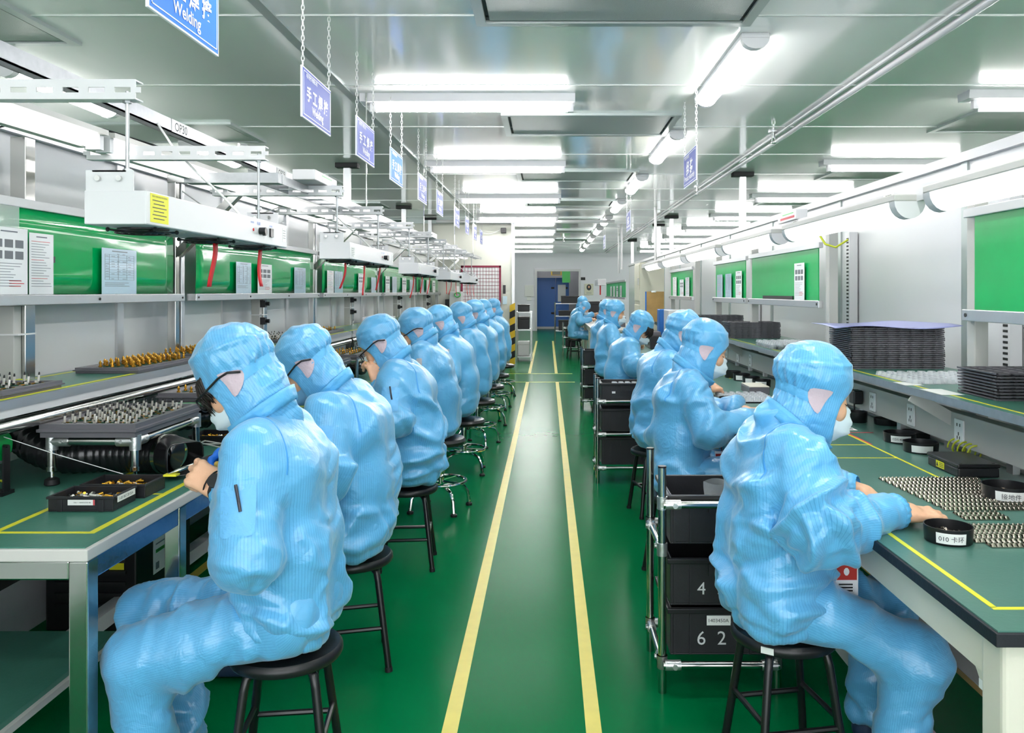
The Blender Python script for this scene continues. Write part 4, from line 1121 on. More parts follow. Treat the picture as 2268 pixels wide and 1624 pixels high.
# ---- hanging ionising blowers on slotted struts
def slotted_strut(x0,x1,y,z,h,lab):
    b = MB(); n = int((x1-x0)/.062); d = .004
    b.box(x0,x1,y,y+d,z,z+h*.30).box(x0,x1,y,y+d,z+h*.62,z+h)
    for k in range(n+1):
        xa = x0+(x1-x0)*k/n; b.box(xa-.012,xa+.012,y,y+d,z+h*.30,z+h*.62)
    b.box(x0,x1,y,y+.04,z+h,z+h+d).box(x0,x1,y,y+.04,z-d,z)
    return solo(b,'slotted_strut',M['white'],lab,'strut','slotted struts over the left benches',base=((x0+x1)/2,y,z))
iz = [1.564,1.562,1.535,1.52,1.515]
Y0 = [1.98,4.02,6.15,8.19,10.25]
for i in range(5):
    y0, z = Y0[i], iz[i]; L = 1.07 if i == 0 else 1.13; y1 = y0+L; X0, X1 = -1.13,-.978
    t = thing('ionizing_blower','white three-fan air blower box hung on rods with red ribbons, %s of the row' % bn[i],'air blower',(-1.055,(y0+y1)/2,z),0,'hanging air blowers')
    b = MB(); b.box(X0,X1,y0,y1,z,z+.083); b.obj('case', M['white'], t, bevel=.003)
    for y in (y0+.001,y1-.005):
        b = MB(); b.box(X0+.004,X1-.032,y,y+.004,z+.07,z+.132); b.box(X0+.02,X1-.05,y,y+.03,z+.128,z+.132)
        br = b.obj('bracket', M['white'], t)
        for x in (X0+.035,X1-.065):
            b = MB(); b.cyl((x,y+.002,z+.112),(x,y-.008,z+.112),.007,8); b.obj('bolt', M['chrome'], br)
    for y in (y0+.07,y1-.07):
        b = MB(); b.cyl((-1.06,y,z+.08),(-1.06,y,1.905),.005,8).cyl((-1.06,y,z+.135),(-1.06,y,z+.145),.011,6).cyl((-1.06,y,1.875),(-1.06,y,1.885),.011,6); b.obj('rod', M['galv'], t, smooth=True)
    for k in range(3):
        y = y0+.14+k*(L-.28)/2; b = MB()
        for r in (.066,.05,.034,.018): b.tube([(-1.055+r*math.cos(a),y+r*math.sin(a),z-.012) for a in np.linspace(0,2*PI,20,endpoint=False)],.0022,5,True)
        for q in range(4):
            a = PI/4+q*PI/2; b.tube([(-1.055,y,z-.013),(-1.055+.085*math.cos(a),y+.085*math.sin(a),z-.006)],.003,5); b.ball((-1.055+.085*math.cos(a),y+.085*math.sin(a),z-.006),.006,6,4)
        b.cyl((-1.055,y,z-.001),(-1.055,y,z-.004),.062,16); fg = b.obj('fan_guard', M['black_plastic'], t)
        if i or k:
            b = MB(); sw = R.uniform(-.03,.03); ln = R.uniform(.13,.18)
            b.grid(lambda u,v: (-1.04+(u-.5)*.004+sw*v*v, y+.02+(u-.5)*.026*(1-.2*v)+.012*math.sin(v*4+k), z-.012-ln*v), 2, 10)
            o = b.obj('ribbon', M['red'], fg, smooth='all'); so = o.modifiers.new('s','SOLIDIFY'); so.thickness = .0015
        if k < 2:
            yc = y+(L-.28)/4; b = MB(); b.box(-1.11,-1.0,yc-.075,yc+.075,z-.003,z); b.obj('air_filter', M['vent'], t)
    X = X1+.0005
    if i == 0:
        b = MB().mat(0).box(X-.0005,X+.0004,y0+.02,y0+.115,z+.008,z+.079).mat(1)
        put_text(b,'DAILY CHECKING PROCESSING',(X+.0008,y0+.0675,z+.073),(0,1,0),(0,0,1),.005,0,.08)
        for k in range(6): b.box(X+.0004,X+.0008,y0+.03+(.006 if k%2 else 0),y0+.105-R.uniform(0,.03),z+.062-k*.009,z+.064-k*.009)
        b.obj('sticker', [M['yellow'],M['inkk']], t)
    else:
        b = MB().mat(0).box(X-.0005,X+.0004,y0+.03,y0+.10,z+.01,z+.06).mat(1)
        for k in range(5): b.box(X+.0004,X+.0008,y0+.035,y0+.095-R.uniform(0,.02),z+.052-k*.009,z+.054-k*.009)
        b.obj('sticker', [M['label'],M['ink']], t)
    b = MB(); b.cyl((X1,y1-.29,z+.042),(X1+.022,y1-.29,z+.042),.012,12).cyl((X1,y1-.255,z+.042),(X1+.010,y1-.255,z+.042),.014,12).box(X1,X1+.006,y1-.195,y1-.165,z+.028,z+.058); b.obj('switch', M['black_plastic'], t, smooth=True)
    b = MB().mat(0).cyl((X1,y1-.35,z+.042),(X1+.002,y1-.35,z+.042),.005,8).mat(1)
    for k, (s_, yy_) in enumerate((('POWER',y1-.18),('FUSE',y1-.30),('IONIZER',y1-.36))): put_text(b,s_,(X1+.0008,yy_,z+.066),(0,1,0),(0,0,1),.008,0,.030)
    b.obj('panel_print', [M['red'],M['signb']], t)
    b = MB().mat(0).box(X-.0005,X+.0004,y1-.055,y1-.015,z+.02,z+.07).mat(1)
    for k in range(4): b.box(X+.0004,X+.0008,y1-.05,y1-.022,z+.06-k*.009,z+.0615-k*.009)
    b.obj('rating_label', [M['label'],M['ink']], t)
    for y in (y0+.07,y1-.07): slotted_strut(-1.68,-1.03,y-.02,1.885,.042,'white slotted strut holding the %s end of the %s hanging blower' % ('near' if y < y0+.5 else 'far', bn[i]))
    b = MB(); b.tube([(-1.06,y1-.22,z+.083),(-1.07,y1-.215,z+.10),(-1.16,y1-.16,z+.18),(-1.28,y1-.08,z+.27),(-1.40,y1-.0,z+.37),(-1.48,y1+.04,z+.47),(-1.515,y1+.10,2.06),(-1.515,y1+.3,2.045)],.004,6)
    solo(b,'blower_cable',M['wirew'],'pale power cord from the %s hanging blower up to the channel' % bn[i],'cable','blower power cords',base=(-1.06,y1-.22,z+.083),smooth=True)
for y, x in ((3.98,-1.2),(8.0,-1.22)):
    t = thing('indicator_box','white signal box with small lights on the left cable tray, %s' % ('nearer' if y < 5 else 'farther'),'signal box',(x,y,1.93))
    b = MB(); b.box(x-.02,x+.09,y-.10,y+.30,1.935,1.985); b.obj('case', M['white'], t, bevel=.004)
    b = MB().mat(0).box(x+.09,x+.0906,y+.02,y+.26,1.945,1.955).mat(1).box(x+.09,x+.0906,y+.02,y+.20,1.967,1.973); b.obj('display', [M['purple'],M['led_green']], t)

# ================================================================== things on the left benches
# stand of pipes with the tray of silver connectors
t = thing('tray_stand','low steel pipe stand on adjustable feet on the nearest left bench','stand',(-1.52,2.96,TZ))
xa, xb, ya, yb, zz = -1.665,-1.385,2.73,3.20,.898
for k, (x, y) in enumerate(((xa,ya),(xb,ya),(xb,yb),(xa,yb))):
    b = MB(); b.cyl((x,y,zz-.09),(x,y,zz-.005),.0145,12); lg = b.obj('leg', M['steel'], t, smooth=True)
    b = MB(); b.cyl((x,y,TZ+.02),(x,y,zz-.09),.006,8).cyl((x,y,zz-.10),(x,y,zz-.085),.017,12); b.obj('screw', M['chrome'], lg, smooth=True)
    b = MB(); b.lathe([(.02,0),(.024,.004),(.022,.02),(.012,.026)],(x,y,TZ),14); b.obj('foot', M['black_rubber'], lg, smooth=True)
    b = MB(); b.cyl((x,y,zz-.03),(x,y,zz+.022),.019,14)
    for dx, dy in ((1 if x == xa else -1,0),(0,1 if y == ya else -1)): b.cyl((x,y,zz),(x+dx*.06,y+dy*.06,zz),.0185,12); b.cyl((x+dx*.04,y+dy*.04,zz),(x+dx*.04+abs(dy)*.02,y+dy*.04-abs(dx)*.021,zz),.006,8)
    b.obj('joint', M['joint'], t, smooth=True)
for p, q in (((xa,ya),(xb,ya)),((xa,yb),(xb,yb)),((xa,ya),(xa,yb)),((xb,ya),(xb,yb))):
    b = MB(); b.cyl((*p,zz),(*q,zz),.0145,12); b.obj('pipe', M['steel'], t, smooth=True)
pin_tray(-1.53,2.95,.914,.34,.52,7,9,'s','black component tray full of silver connectors on the steel pipe stand','silver connector standing in the black tray on the nearest pipe stand',0,.045,.88,1)
pin_tray(-1.825,3.65,1.061,.28,.60,7,11,'g','black tray of gold connectors on the left raised shelf, below the blue form','gold connector standing in the nearer tray on the left raised shelf',0,.024,.92,2)
pin_tray(-1.86,4.42,1.061,.30,.66,7,10,'g','black tray of gold connectors on the left raised shelf, behind the first hood','gold connector standing in the farther tray on the left raised shelf',0,.024,.9,3)
pin_tray(-1.87,2.72,1.06,.32,.34,5,5,'s','black tray of silver connectors on the raised shelf at the picture edge','silver connector in the tray on the raised shelf at the picture edge',0,.026,.85,4)
pin_tray(-1.50,3.72,.93,.36,.50,5,6,'g','black tray of gold connectors on the second pipe stand behind the first worker','gold connector in the tray behind the first worker',0,.035,.85,5)
pin_tray(-1.88,5.62,1.06,.28,.5,4,7,'s','black tray with silver connectors on the raised shelf past the first worker','silver connector in the tray on the raised shelf past the first worker',0,.024,.9,6)
pin_tray(-1.88,6.7,1.06,.28,.55,4,7,'g','black tray with gold connectors on the raised shelf above the second worker','gold connector in the tray on the raised shelf above the second worker',0,.024,.9,7)
pin_tray(-1.50,5.9,.93,.36,.5,4,6,'g','black tray of gold connectors on the bench beside the third worker','gold connector in the tray beside the third worker',0,.03,.9,8)
pin_tray(-1.48,5.1,.93,.38,.55,0,0,'g','empty slotted black tray on a stand between the second and third workers','x',0,.035,.9,9)
pin_tray(-1.48,7.3,.93,.38,.5,4,5,'g','black tray of gold connectors on the bench past the third worker','gold connector in the tray past the third worker',0,.03,.9,10)
def small_stand(x0,x1,y0,y1,z,lab):
    t = thing('tray_stand',lab,'stand',((x0+x1)/2,(y0+y1)/2,TZ),0,'pipe stands on the left benches')
    for x in (x0,x1):
        for y in (y0,y1):
            b = MB(); b.cyl((x,y,TZ),(x,y,z),.012,8).cyl((x,y,TZ),(x,y,TZ+.02),.02,8); b.obj('leg', M['steel'], t, smooth=True)
    for y in (y0,y1):
        b = MB(); b.cyl((x0,y,z-.012),(x1,y,z-.012),.012,8); b.obj('cross_pipe', M['steel'], t, smooth=True)
    for x in (x0,x1):
        b = MB(); b.cyl((x,y0,z-.012),(x,y1,z-.012),.012,8); b.obj('side_pipe', M['steel'], t, smooth=True)
for (y, l) in ((3.72,'pipe stand behind the first worker on the left'),(5.1,'pipe stand between the second and third workers'),(5.9,'pipe stand beside the third worker'),(7.3,'pipe stand past the third worker')):
    small_stand(-1.66,-1.33,y-.24,y+.24,.93,l)
# parts boxes
def parts_box(x,y,w,d,h,rz,lab,lab_side,fillm,seed,plab):
    t = thing('parts_box',lab,'box',(x,y,TZ),rz,'black parts boxes'); t['_o'] = (0,0,0)
    b = MB(); th = .004; w2,d2 = w/2,d/2
    b.box(-w2,w2,-d2,d2,0,th).box(-w2,w2,-d2,-d2+th,th,h).box(-w2,w2,d2-th,d2,th,h).box(-w2,-w2+th,-d2+th,d2-th,th,h).box(w2-th,w2,-d2+th,d2-th,th,h)
    b.box(-w2-.004,w2+.004,-d2-.004,-d2,h-.008,h).box(-w2-.004,w2+.004,d2,d2+.004,h-.008,h).box(-w2-.004,-w2,-d2,d2,h-.008,h).box(w2,w2+.004,-d2,d2,h-.008,h)
    for k in (-.32,.32): b.box(w*k-.008,w*k+.008,-d2-.003,-d2,0,h*.8)
    b.obj('shell', M['tote'], t, bevel=.0015)
    if lab_side:
        b = MB().mat(0).box(-.035,.045,-d2-.0052,-d2-.0042,h*.45,h*.45+.016).mat(1); put_text(b,lab_side,(.008,-d2-.0056,h*.45+.008),(-1,0,0),(0,0,-1),.010,0,.05); b.mat(2).box(.040,.045,-d2-.0054,-d2-.005,h*.45,h*.45+.016); b.obj('label', [M['label'],M['inkk'],M['inkr']], t)
        b = MB().mat(0).box(w2+.0042,w2+.0052,-d2*.75,d2*.8,h*.52,h*.92).mat(1); put_text(b,'1-01 067 28 05A',(w2+.0056,0,h*.72),(0,1,0),(0,0,1),.01,0,d*.6); b.obj('label', [M['label'],M['inkk']], t)
    r = random.Random(seed)
    b = MB()
    for k in range(120):
        px, py = r.uniform(-w2*.75,w2*.75), r.uniform(-d2*.7,d2*.7); a = r.uniform(0,PI); e = r.uniform(-.5,.5); z = th+r.uniform(.004,.026)
        dx = Vector((math.cos(a)*math.cos(e),math.sin(a)*math.cos(e),math.sin(e)))*.013
        b.mat(r.choice((0,0,1,1,2))).cyl(Vector((px,py,z))-dx*.7,Vector((px,py,z))+dx*.7,.0042,6)
    f = b.obj('loose_parts', [M['gold'],M['silver'],M['black_plastic']] if fillm else [M['gold'],M['gold'],M['silver']]); f.parent = t; f['kind'] = 'stuff'
parts_box(-1.379,2.465,.192,.132,.045,0.0,'black parts box with white labels, heaped with gold and silver parts','06-DLD1007A 1-1961',1,3,'')
parts_box(-1.365,2.62,.20,.135,.045,0.0,'black parts box behind the labelled one, with copper-coloured parts','',0,4,'')
parts_box(-1.40,3.50,.22,.15,.042,0,'black parts box with gold pieces beside the blue glove','',0,5,'')
# exhaust hose and nozzle
def hose(pts, r, lab, n=84, base=None):
    P = [Vector(p) for p in pts]; out = []
    m = len(P)
    for i in range(n+1):
        u = i/n*(m-1); k = min(int(u),m-2); f = u-k
        p0,p1,p2,p3 = P[max(k-1,0)],P[k],P[k+1],P[min(k+2,m-1)]
        out.append(.5*((2*p1)+(p2-p0)*f+(2*p0-5*p1+4*p2-p3)*f*f+(3*p1-p0-3*p2+p3)*f**3))
    b = MB(); b.tube(out, r, 20, rs=[r*(1.0+.05*math.cos(i*2*PI/3)) for i in range(n+1)])
    return b
t = thing('exhaust_hose','ribbed black exhaust hose lying across the nearest left bench, ending in a flat nozzle','hose',(-1.6,2.9,TZ))
hose([(-2.02,3.15,.93),(-1.90,2.98,.865),(-1.74,2.91,.822),(-1.58,2.93,.820),(-1.44,2.92,.820),(-1.34,2.89,.822)],.067,'').obj('ribbed_hose', M['hose'], t, smooth='all')
b = MB()
def noz(u,v):
    a = u*2*PI; c = Vector((-1.345+.095*v, 2.892-.085*v, .822)); w = .067-.003*v; h = .067-.010*v
    ca, sa = math.cos(a), math.sin(a); s_ = lambda q: math.copysign(abs(q)**(1-.55*v), q)
    return c+Vector((.67,.74,0))*w*s_(ca)+Vector((0,0,1))*h*s_(sa)
b.grid(noz, 28, 8); o = b.obj('nozzle', M['hose'], t, smooth='all'); so = o.modifiers.new('s','SOLIDIFY'); so.thickness = .003
b = MB(); b.cyl((-1.365,2.897,.822),(-1.350,2.892,.822),.070,20); b.obj('hose_clamp', M['steel'], t, smooth=True)
t = thing('exhaust_hose','second ribbed black exhaust hose at the back of the nearest left bench','hose',(-1.8,3.2,TZ))
hose([(-2.0,2.9,.86),(-1.9,3.1,.87),(-1.8,3.3,.85),(-1.72,3.55,.83),(-1.6,3.8,.815)],.05,'').obj('ribbed_hose', M['hose'], t, smooth='all')
for y, l in ((4.3,'ribbed black hose behind the second worker'),(6.2,'ribbed black hose behind the third worker')):
    b = hose([(-2.0,y,.86),(-1.8,y+.1,.84),(-1.6,y+.15,.81),(-1.42,y+.05,.81)],.05,'',50); solo(b,'exhaust_hose',M['hose'],l,'hose','exhaust hoses on the left benches',base=(-1.8,y,TZ),smooth='all')
# solder reel on holder with its wire
def reel(x,y,z,lab,r=.045,stand=True):
    t = thing('solder_reel',lab,'solder reel',(x,y,TZ),0,'solder reels')
    for q in (-.031,.031):
        b = MB(); b.cyl((x+q-.003,y,z),(x+q+.003,y,z),r,24); b.obj('reel_flange', M['solder_green'], t, smooth=True)
    b = MB(); b.cyl((x-.028,y,z),(x+.028,y,z),r*.72,24); b.obj('wire_wrap', M['solder'], t, smooth=True)
    b = MB(); b.box(x-.05,x+.05,y-.03,y+.03,TZ,TZ+.012).box(x-.046,x-.040,y-.015,y+.015,TZ+.012,z).box(x+.04,x+.046,y-.015,y+.015,TZ+.012,z).cyl((x-.05,y,z),(x+.05,y,z),.006,8); b.obj('holder', M['black_plastic'], t)
reel(-1.775,2.60,.905,'green reel of solder wire on a black holder at the left picture edge')
reel(-1.30,3.92,.86,'green reel of solder between the first and second hooded workers')
b = MB(); b.tube([(-1.74,2.60,.935),(-1.60,2.62,.88),(-1.47,2.65,.83),(-1.40,2.68,.798)],.0013,5); solo(b,'solder_wire',M['wirew'],'thin white solder wire running from the green reel toward the boxes','wire',base=(-1.4,2.3,.8))
b = MB(); b.box(-1.63,-1.44,2.06,2.25,TZ+.001,TZ+.022); 
b = MB(); b.tube([(-1.46,3.28,.765),(-1.40,3.32,.79),(-1.34,3.34,.775),(-1.37,3.40,.762),(-1.44,3.36,.77),(-1.41,3.3,.785),(-1.32,3.3,.765)],.003,6); solo(b,'coiled_cable',M['grey'],'small coil of grey cable with a white tag near the hose nozzle','cable',base=(-1.35,3.03,TZ),smooth=True)
for pts, m, l in (([(-2.04,2.6,1.0),(-2.0,2.62,.95),(-1.95,2.60,.86),(-1.90,2.66,.80),(-1.82,2.72,.765)],'wirey','yellow-green earth wire hanging under the raised shelf'),
                  ([(-2.03,2.66,1.0),(-1.99,2.68,.93),(-1.98,2.70,.85),(-2.0,2.74,.78)],'wirek','black wire hanging under the raised shelf'),
                  ([(-2.0,3.6,1.0),(-1.98,3.62,.9),(-1.94,3.60,.82),(-1.97,3.68,.9),(-2.0,3.66,1.0)],'wirew','white looped wires under the raised shelf by the upright'),
                  ([(-2.05,3.0,2.0),(-1.95,3.05,2.045),(-1.75,3.2,2.04),(-1.6,3.5,2.0)],'wirek','black cable lying on the arm at top left'),
                  ([(-2.0,4.45,1.95),(-1.9,4.6,1.85),(-1.75,4.8,1.84),(-1.62,5.0,1.93)],'wirew','white cable drooping behind the nearest blower'),
                  ([(-1.99,2.9,1.065),(-1.95,3.0,1.075),(-1.9,3.02,1.066)],'wirey','short yellow wire lying on the raised shelf')):
    b = MB(); b.tube(pts,.004,6); solo(b,'loose_wire',M[m],l,'wire',base=pts[0],smooth=True)
b = MB(); b.mat(0).box(-1.98,-1.78,8.6,9.5,1.06,1.075).box(-1.98,-1.96,8.6,9.5,1.075,1.13).box(-1.80,-1.78,8.6,9.5,1.075,1.115); solo(b,'white_tray',M['white'],'long white plastic tray on the left raised shelf above the fourth worker','tray',base=(-1.88,9.05,1.06))
# fume extractor and things under the bench
t = thing('fume_extractor','black louvred fume extractor box under the nearest left bench','machine',(-1.86,3.52,0))
b = MB(); b.box(-2.04,-1.67,3.30,3.80,.02,.47); b.obj('case', M['black_plastic'], t, bevel=.008)
b = MB()
for k in range(7): b.box(-2.0,-1.87,3.290,3.30,.12+.045*k,.132+.045*k).box(-1.85,-1.71,3.290,3.30,.12+.045*k,.132+.045*k)
b.obj('louvres', M['black_rubber'], t)
b = MB().mat(0).box(-1.6695,-1.6685,3.44,3.60,.20,.42).mat(1)
for k in range(4): b.box(-1.6683,-1.668,3.46,3.57-R.uniform(0,.03),.38-.03*k,.386-.03*k)
b.mat(2).box(-1.6683,-1.668,3.46,3.58,.285,.300).mat(1).box(-1.6683,-1.668,3.46,3.49,.215,.245); b.obj('label', [M['label'],M['ink'],M['led_green']], t)
b = MB(); b.box(-1.78,-1.72,3.2985,3.2995,.27,.44); b.obj('warning_label', M['yellow'], t)
for x in (-2.0,-1.71):
    b = MB(); b.ball((x,3.36,.02),.02,8,6); b.obj('castor', M['chrome'], t, smooth=True)
t = thing('control_cabinet','pale perforated cabinet under the bench at the bottom left corner','cabinet',(-2.0,2.5,0))
b = MB(); b.box(-2.06,-1.90,2.45,2.65,.02,.62); b.obj('case', M['grey'], t, bevel=.004)
b = MB()
for k in range(26): b.box(-1.96,-1.915,2.444,2.449,.08+.02*k,.088+.02*k)
b.obj('slots', M['dark'], t)
t = thing('grip_pipe','steel pipe with a dark sloping grip under the bench at the left edge','pipe',(-1.72,2.35,.3))
b = MB(); b.cyl((-1.75,2.4,.06),(-1.75,2.4,.70),.016,12); b.obj('pipe', M['steel'], t, smooth=True)
b = MB(); b.cyl((-1.92,2.25,.36),(-1.75,2.4,.44),.014,12).cyl((-1.80,2.356,.416),(-1.75,2.4,.44),.020,12); b.obj('grip', M['black_rubber'], t, smooth=True)
b = MB(); b.tube([(-1.9,2.3,.2),(-1.86,2.34,.3),(-1.84,2.36,.38)],.006,6); b.obj('cord', M['wirew'], t, smooth=True)
# ================================================================== right benches
RXE, RXB = .856, 1.73
rb = [(1.55,4.72),(4.80,7.90),(7.96,11.2)]
for i, (y0, y1) in enumerate(rb):
    t = thing('workbench','cream-framed green-topped workbench on the right, %s of its line' % bn[i],'workbench',((RXE+RXB)/2,(y0+y1)/2,0),0,'right workbenches')
    b = MB(); b.box(RXE,RXB,y0,y1,TZ-.030,TZ-.003); b.obj('tabletop', M['edgek'], t, bevel=.002)
    b = MB(); b.box(RXE+.006,RXB,y0+.006,y1,TZ-.003,TZ); b.obj('mat', M['matr'], t)
    b = MB(); b.box(RXB-.035,RXB,y0,y1,TZ,TZ+.012); b.obj('rear_strip', M['grey'], t)
    b = MB(); b.box(RXE+.055,RXE+.068,y0+.12,y1-.02,TZ,TZ+.0008).box(RXE+.055,RXB-.05,y0+.11,y0+.123,TZ,TZ+.0008).box(1.36,1.37,y0+1.25,y1-.1,TZ,TZ+.0008)
    for k in range(6): b.box(RXE+.07,1.36,y0+1.62+k*.27,y0+1.628+k*.27,TZ,TZ+.0008)
    b.obj('tape', M['tape_b'], t)
    b = MB(); b.box(1.37,1.38,y0+1.9,y0+2.2,TZ,TZ+.0009).box(1.38,1.5,y0+2.19,y0+2.2,TZ,TZ+.0009)
    if i == 0: b.obj('red_tape', M['inkr'], t)
    b = MB(); b.box(RXE+.035,RXE+.055,y0+.1,y1-.05,TZ-.13,TZ-.03); b.obj('apron', M['cream'], t)
    b = MB(); b.cyl((RXE+.034,y0+.9,TZ-.07),(RXE+.036,y0+.9,TZ-.07),.014,12); b.obj('apron_hole', M['dark'], t)
    for y in (y0+.03,y1-.12):
        for x in (RXE+.03,RXB-.09):
            b = MB(); b.box(x,x+.085,y,y+.085,0,TZ-.03); b.obj('leg', M['cream'], t, bevel=.012, seg=3)
    b = MB(); yb_ = y0+.115; b.prism([(yb_,TZ-.03),(yb_+.20,TZ-.03),(yb_+.18,TZ-.07),(yb_+.13,TZ-.10),(yb_+.09,TZ-.11),(yb_+.05,TZ-.15),(yb_+.0,TZ-.21)],'x',RXE+.05,RXE+.062); b.obj('corner_bracket', M['cream'], t)
    b = MB(); b.box(RXE+.115,RXB-.09,y0+.035,y0+.11,TZ-.09,TZ-.03); b.obj('end_rail', M['cream'], t, bevel=.004)
    b = MB(); b.mat(0).box(1.20,1.70,y0+.08,y0+1.31,.285,.303).mat(1).box(1.198,1.20,y0+.08,y0+1.31,.283,.300); b.obj('lower_shelf', [M['grey'],M['board']], t)
    b = MB(); b.box(1.05,1.10,y0+.1,y1-.1,.09,.15); b.obj('foot_rail', M['white'], t)
    b = MB(); b.box(RXE+.07,1.66,y0+.06,y0+.10,.10,.16); b.obj('side_rail', M['cream'], t)
    if i == 0:
        b = MB(); b.mat(0).box(RXE+.0485,RXE+.0495,y0+.125,y0+.155,TZ-.18,TZ-.16); b.obj('label', [M['label']], t)
    s = thing('raised_shelf','raised shelf with green top and worn grey edge on the right, %s section' % bn[i],'shelf',(1.65,(y0+y1)/2,1.02),0,'right raised shelves')
    ya = y0-(.4 if i == 0 else 0)
    b = MB(); b.mat(0).box(1.44,2.0,ya,y1,.997,1.02).mat(1).box(1.437,1.44,ya,y1,.992,1.021); b.obj('board', [M['mat'],M['galv']], s)
    b = MB(); b.box(1.475,1.487,ya,y1-.02,1.02,1.0207); b.obj('tape', M['tape_b'], s)
    p = thing('power_rail','grey power rail with white sockets under the raised shelf on the right, %s section' % bn[i],'power rail',(1.62,(y0+y1)/2,.86),0,'right power rails')
    b = MB(); b.box(1.60,1.655,y0,y1,.80,.925); b.obj('duct', M['grey'], p, bevel=.003)
    for k, y in enumerate(np.arange(y0+1.6,y1-.1,.42)):
        b = MB(); b.box(1.592,1.60,y-.035,y+.035,.812,.905); so_ = b.obj('socket', M['white_plastic'], p, bevel=.003)
        b = MB()
        for dy, dz in ((-.011,.885),(.011,.885)): b.box(1.5913,1.592,y+dy-.003,y+dy+.003,dz-.008,dz+.004)
        b.box(1.5913,1.592,y-.003,y+.003,.842,.855).box(1.5913,1.592,y-.012,y-.007,.828,.840).box(1.5913,1.592,y+.007,y+.012,.828,.840); b.obj('pin_holes', M['dark'], so_)
    for k, y in enumerate(np.arange(y0+.4,y1,.45)):
        b = MB(); b.box(1.62,1.645,y-.02,y+.02,TZ+.012,.80); b.obj('leg', M['alu'], p)
t = thing('power_adapter','black plug-in adapter in the right power rail behind the nearest mask','adapter',(1.57,4.13,.86))
b = MB(); b.box(1.545,1.592,4.10,4.17,.83,.90); b.obj('body', M['black_plastic'], t, bevel=.006)
b = MB(); b.tube([(1.56,4.135,.83),(1.56,4.135,.79),(1.57,4.15,.765)],.004,6); b.obj('cord', M['wirek'], t, smooth=True)
def rpost(y, z1, lab, brace=True, z0=TZ+.012):
    t = thing('upright_frame', lab,'post',(1.69,y,z0),0,'right upright frames')
    b = MB(); b.box(1.665,1.72,y-.03,y+.03,z0,z1); b.obj('post', M['grey'], t, bevel=.004)
    b = MB(); b.box(1.40,1.72,y+.035,y+.07,1.755,1.80); b.obj('arm', M['white'], t, bevel=.003)
    if brace:
        b = MB(); b.bar((1.455,y+.05,.985),(1.66,y+.02,.86),.012,.05); b.obj('shelf_bracket', M['grey'], t)
        b = MB(); b.box(1.66,1.672,y-.05,y-.03,.80,1.0); b.obj('end_plate', M['grey'], t)
for y, l in ((3.20,'grey upright at the far end of the nearest right green board'),(4.84,'grey upright at the near end of the second right green board'),(6.66,'grey upright between the second board and the paper board on the right'),(8.05,'grey upright beyond the paper board on the right'),(9.2,'grey upright before the far papers on the right'),(11.0,'last grey upright on the right benches')):
    rpost(y,1.83,l)
def rboard(y0,y1,z0,z1,lab,m='greenm'):
    t = thing('green_board',lab,'board',(1.66,(y0+y1)/2,z0),0,'right green boards')
    b = MB(); b.box(1.655,1.661,y0,y1,z0,z1); b.obj('sheet', M[m], t)
    b = MB(); b.box(1.635,1.665,y0-.06,y1+.06,z0-.045,z0); b.obj('ledge', M['alu'], t, bevel=.003)
    b = MB(); b.box(1.64,1.665,y0-.06,y1+.06,z1,z1+.035); b.obj('top_rail', M['white'], t, bevel=.003)
    for y in (y0-.03,y1+.03):
        b = MB(); b.cyl((1.632,y,z0-.022),(1.635,y,z0-.022),.008,8); b.obj('screw', M['dark'], t)
rboard(1.75,3.15,1.33,1.69,'plain green board at the right picture edge, nearest on the right')
rboard(4.97,6.58,1.345,1.665,'green board with one white sheet on the right wall of benches')
rboard(6.80,8.0,1.345,1.66,'green board with three sheets beyond the single-sheet board on the right')
rboard(9.3,10.9,1.345,1.65,'farther green board with papers on the right, seen past the third worker')
b = MB(); b.box(1.64,1.648,5.45,6.2,1.345,1.37); solo(b,'film_strip',M['dark'],'dark folded strip lying on the ledge of the single-sheet green board','strip',base=(1.64,5.8,1.345))
for (y,w,h,kd,bl,l) in ((5.30,.21,.24,1,False,'white sheet with small photos, alone on a right green board'),(7.75,.24,.215,2,True,'pale sheet on the right paper board, farthest of three'),(7.38,.24,.215,0,True,'blue form on the right paper board, middle of three'),(6.98,.22,.23,1,False,'photo sheet on the right paper board, nearest of three'),
    (10.5,.3,.24,2,False,'sheet with red print on the farther right green board'),(9.95,.28,.2,1,False,'photo sheet in the middle of the farther right green board'),(9.55,.26,.22,2,False,'text sheet nearest on the farther right green board')):
    paper(1.64,y,1.346,w,h,kd,-1,l,bl,grp='papers on the right green boards')
def perf(y,z0,z1,lab):
    t = thing('wiring_duct',lab,'wiring duct',(2.17,y,z0),0,'slotted wiring ducts on the right wall')
    b = MB(); b.box(2.13,RX-.013,y-.045,y+.045,z0,z1); b.obj('duct', M['white'], t)
    b = MB(); z = z0+.02
    while z < z1-.03: b.box(2.129,2.131,y-.028,y+.012,z,z+.012); z += .026
    b.obj('slots', M['dark'], t)
perf(5.78,1.02,1.82,'white slotted wiring duct up the right wall beside the single-sheet board'); perf(3.79,.80,1.85,'white slotted wiring duct up the right wall behind the nearest board'); perf(8.4,1.02,1.8,'white slotted wiring duct behind the paper board')
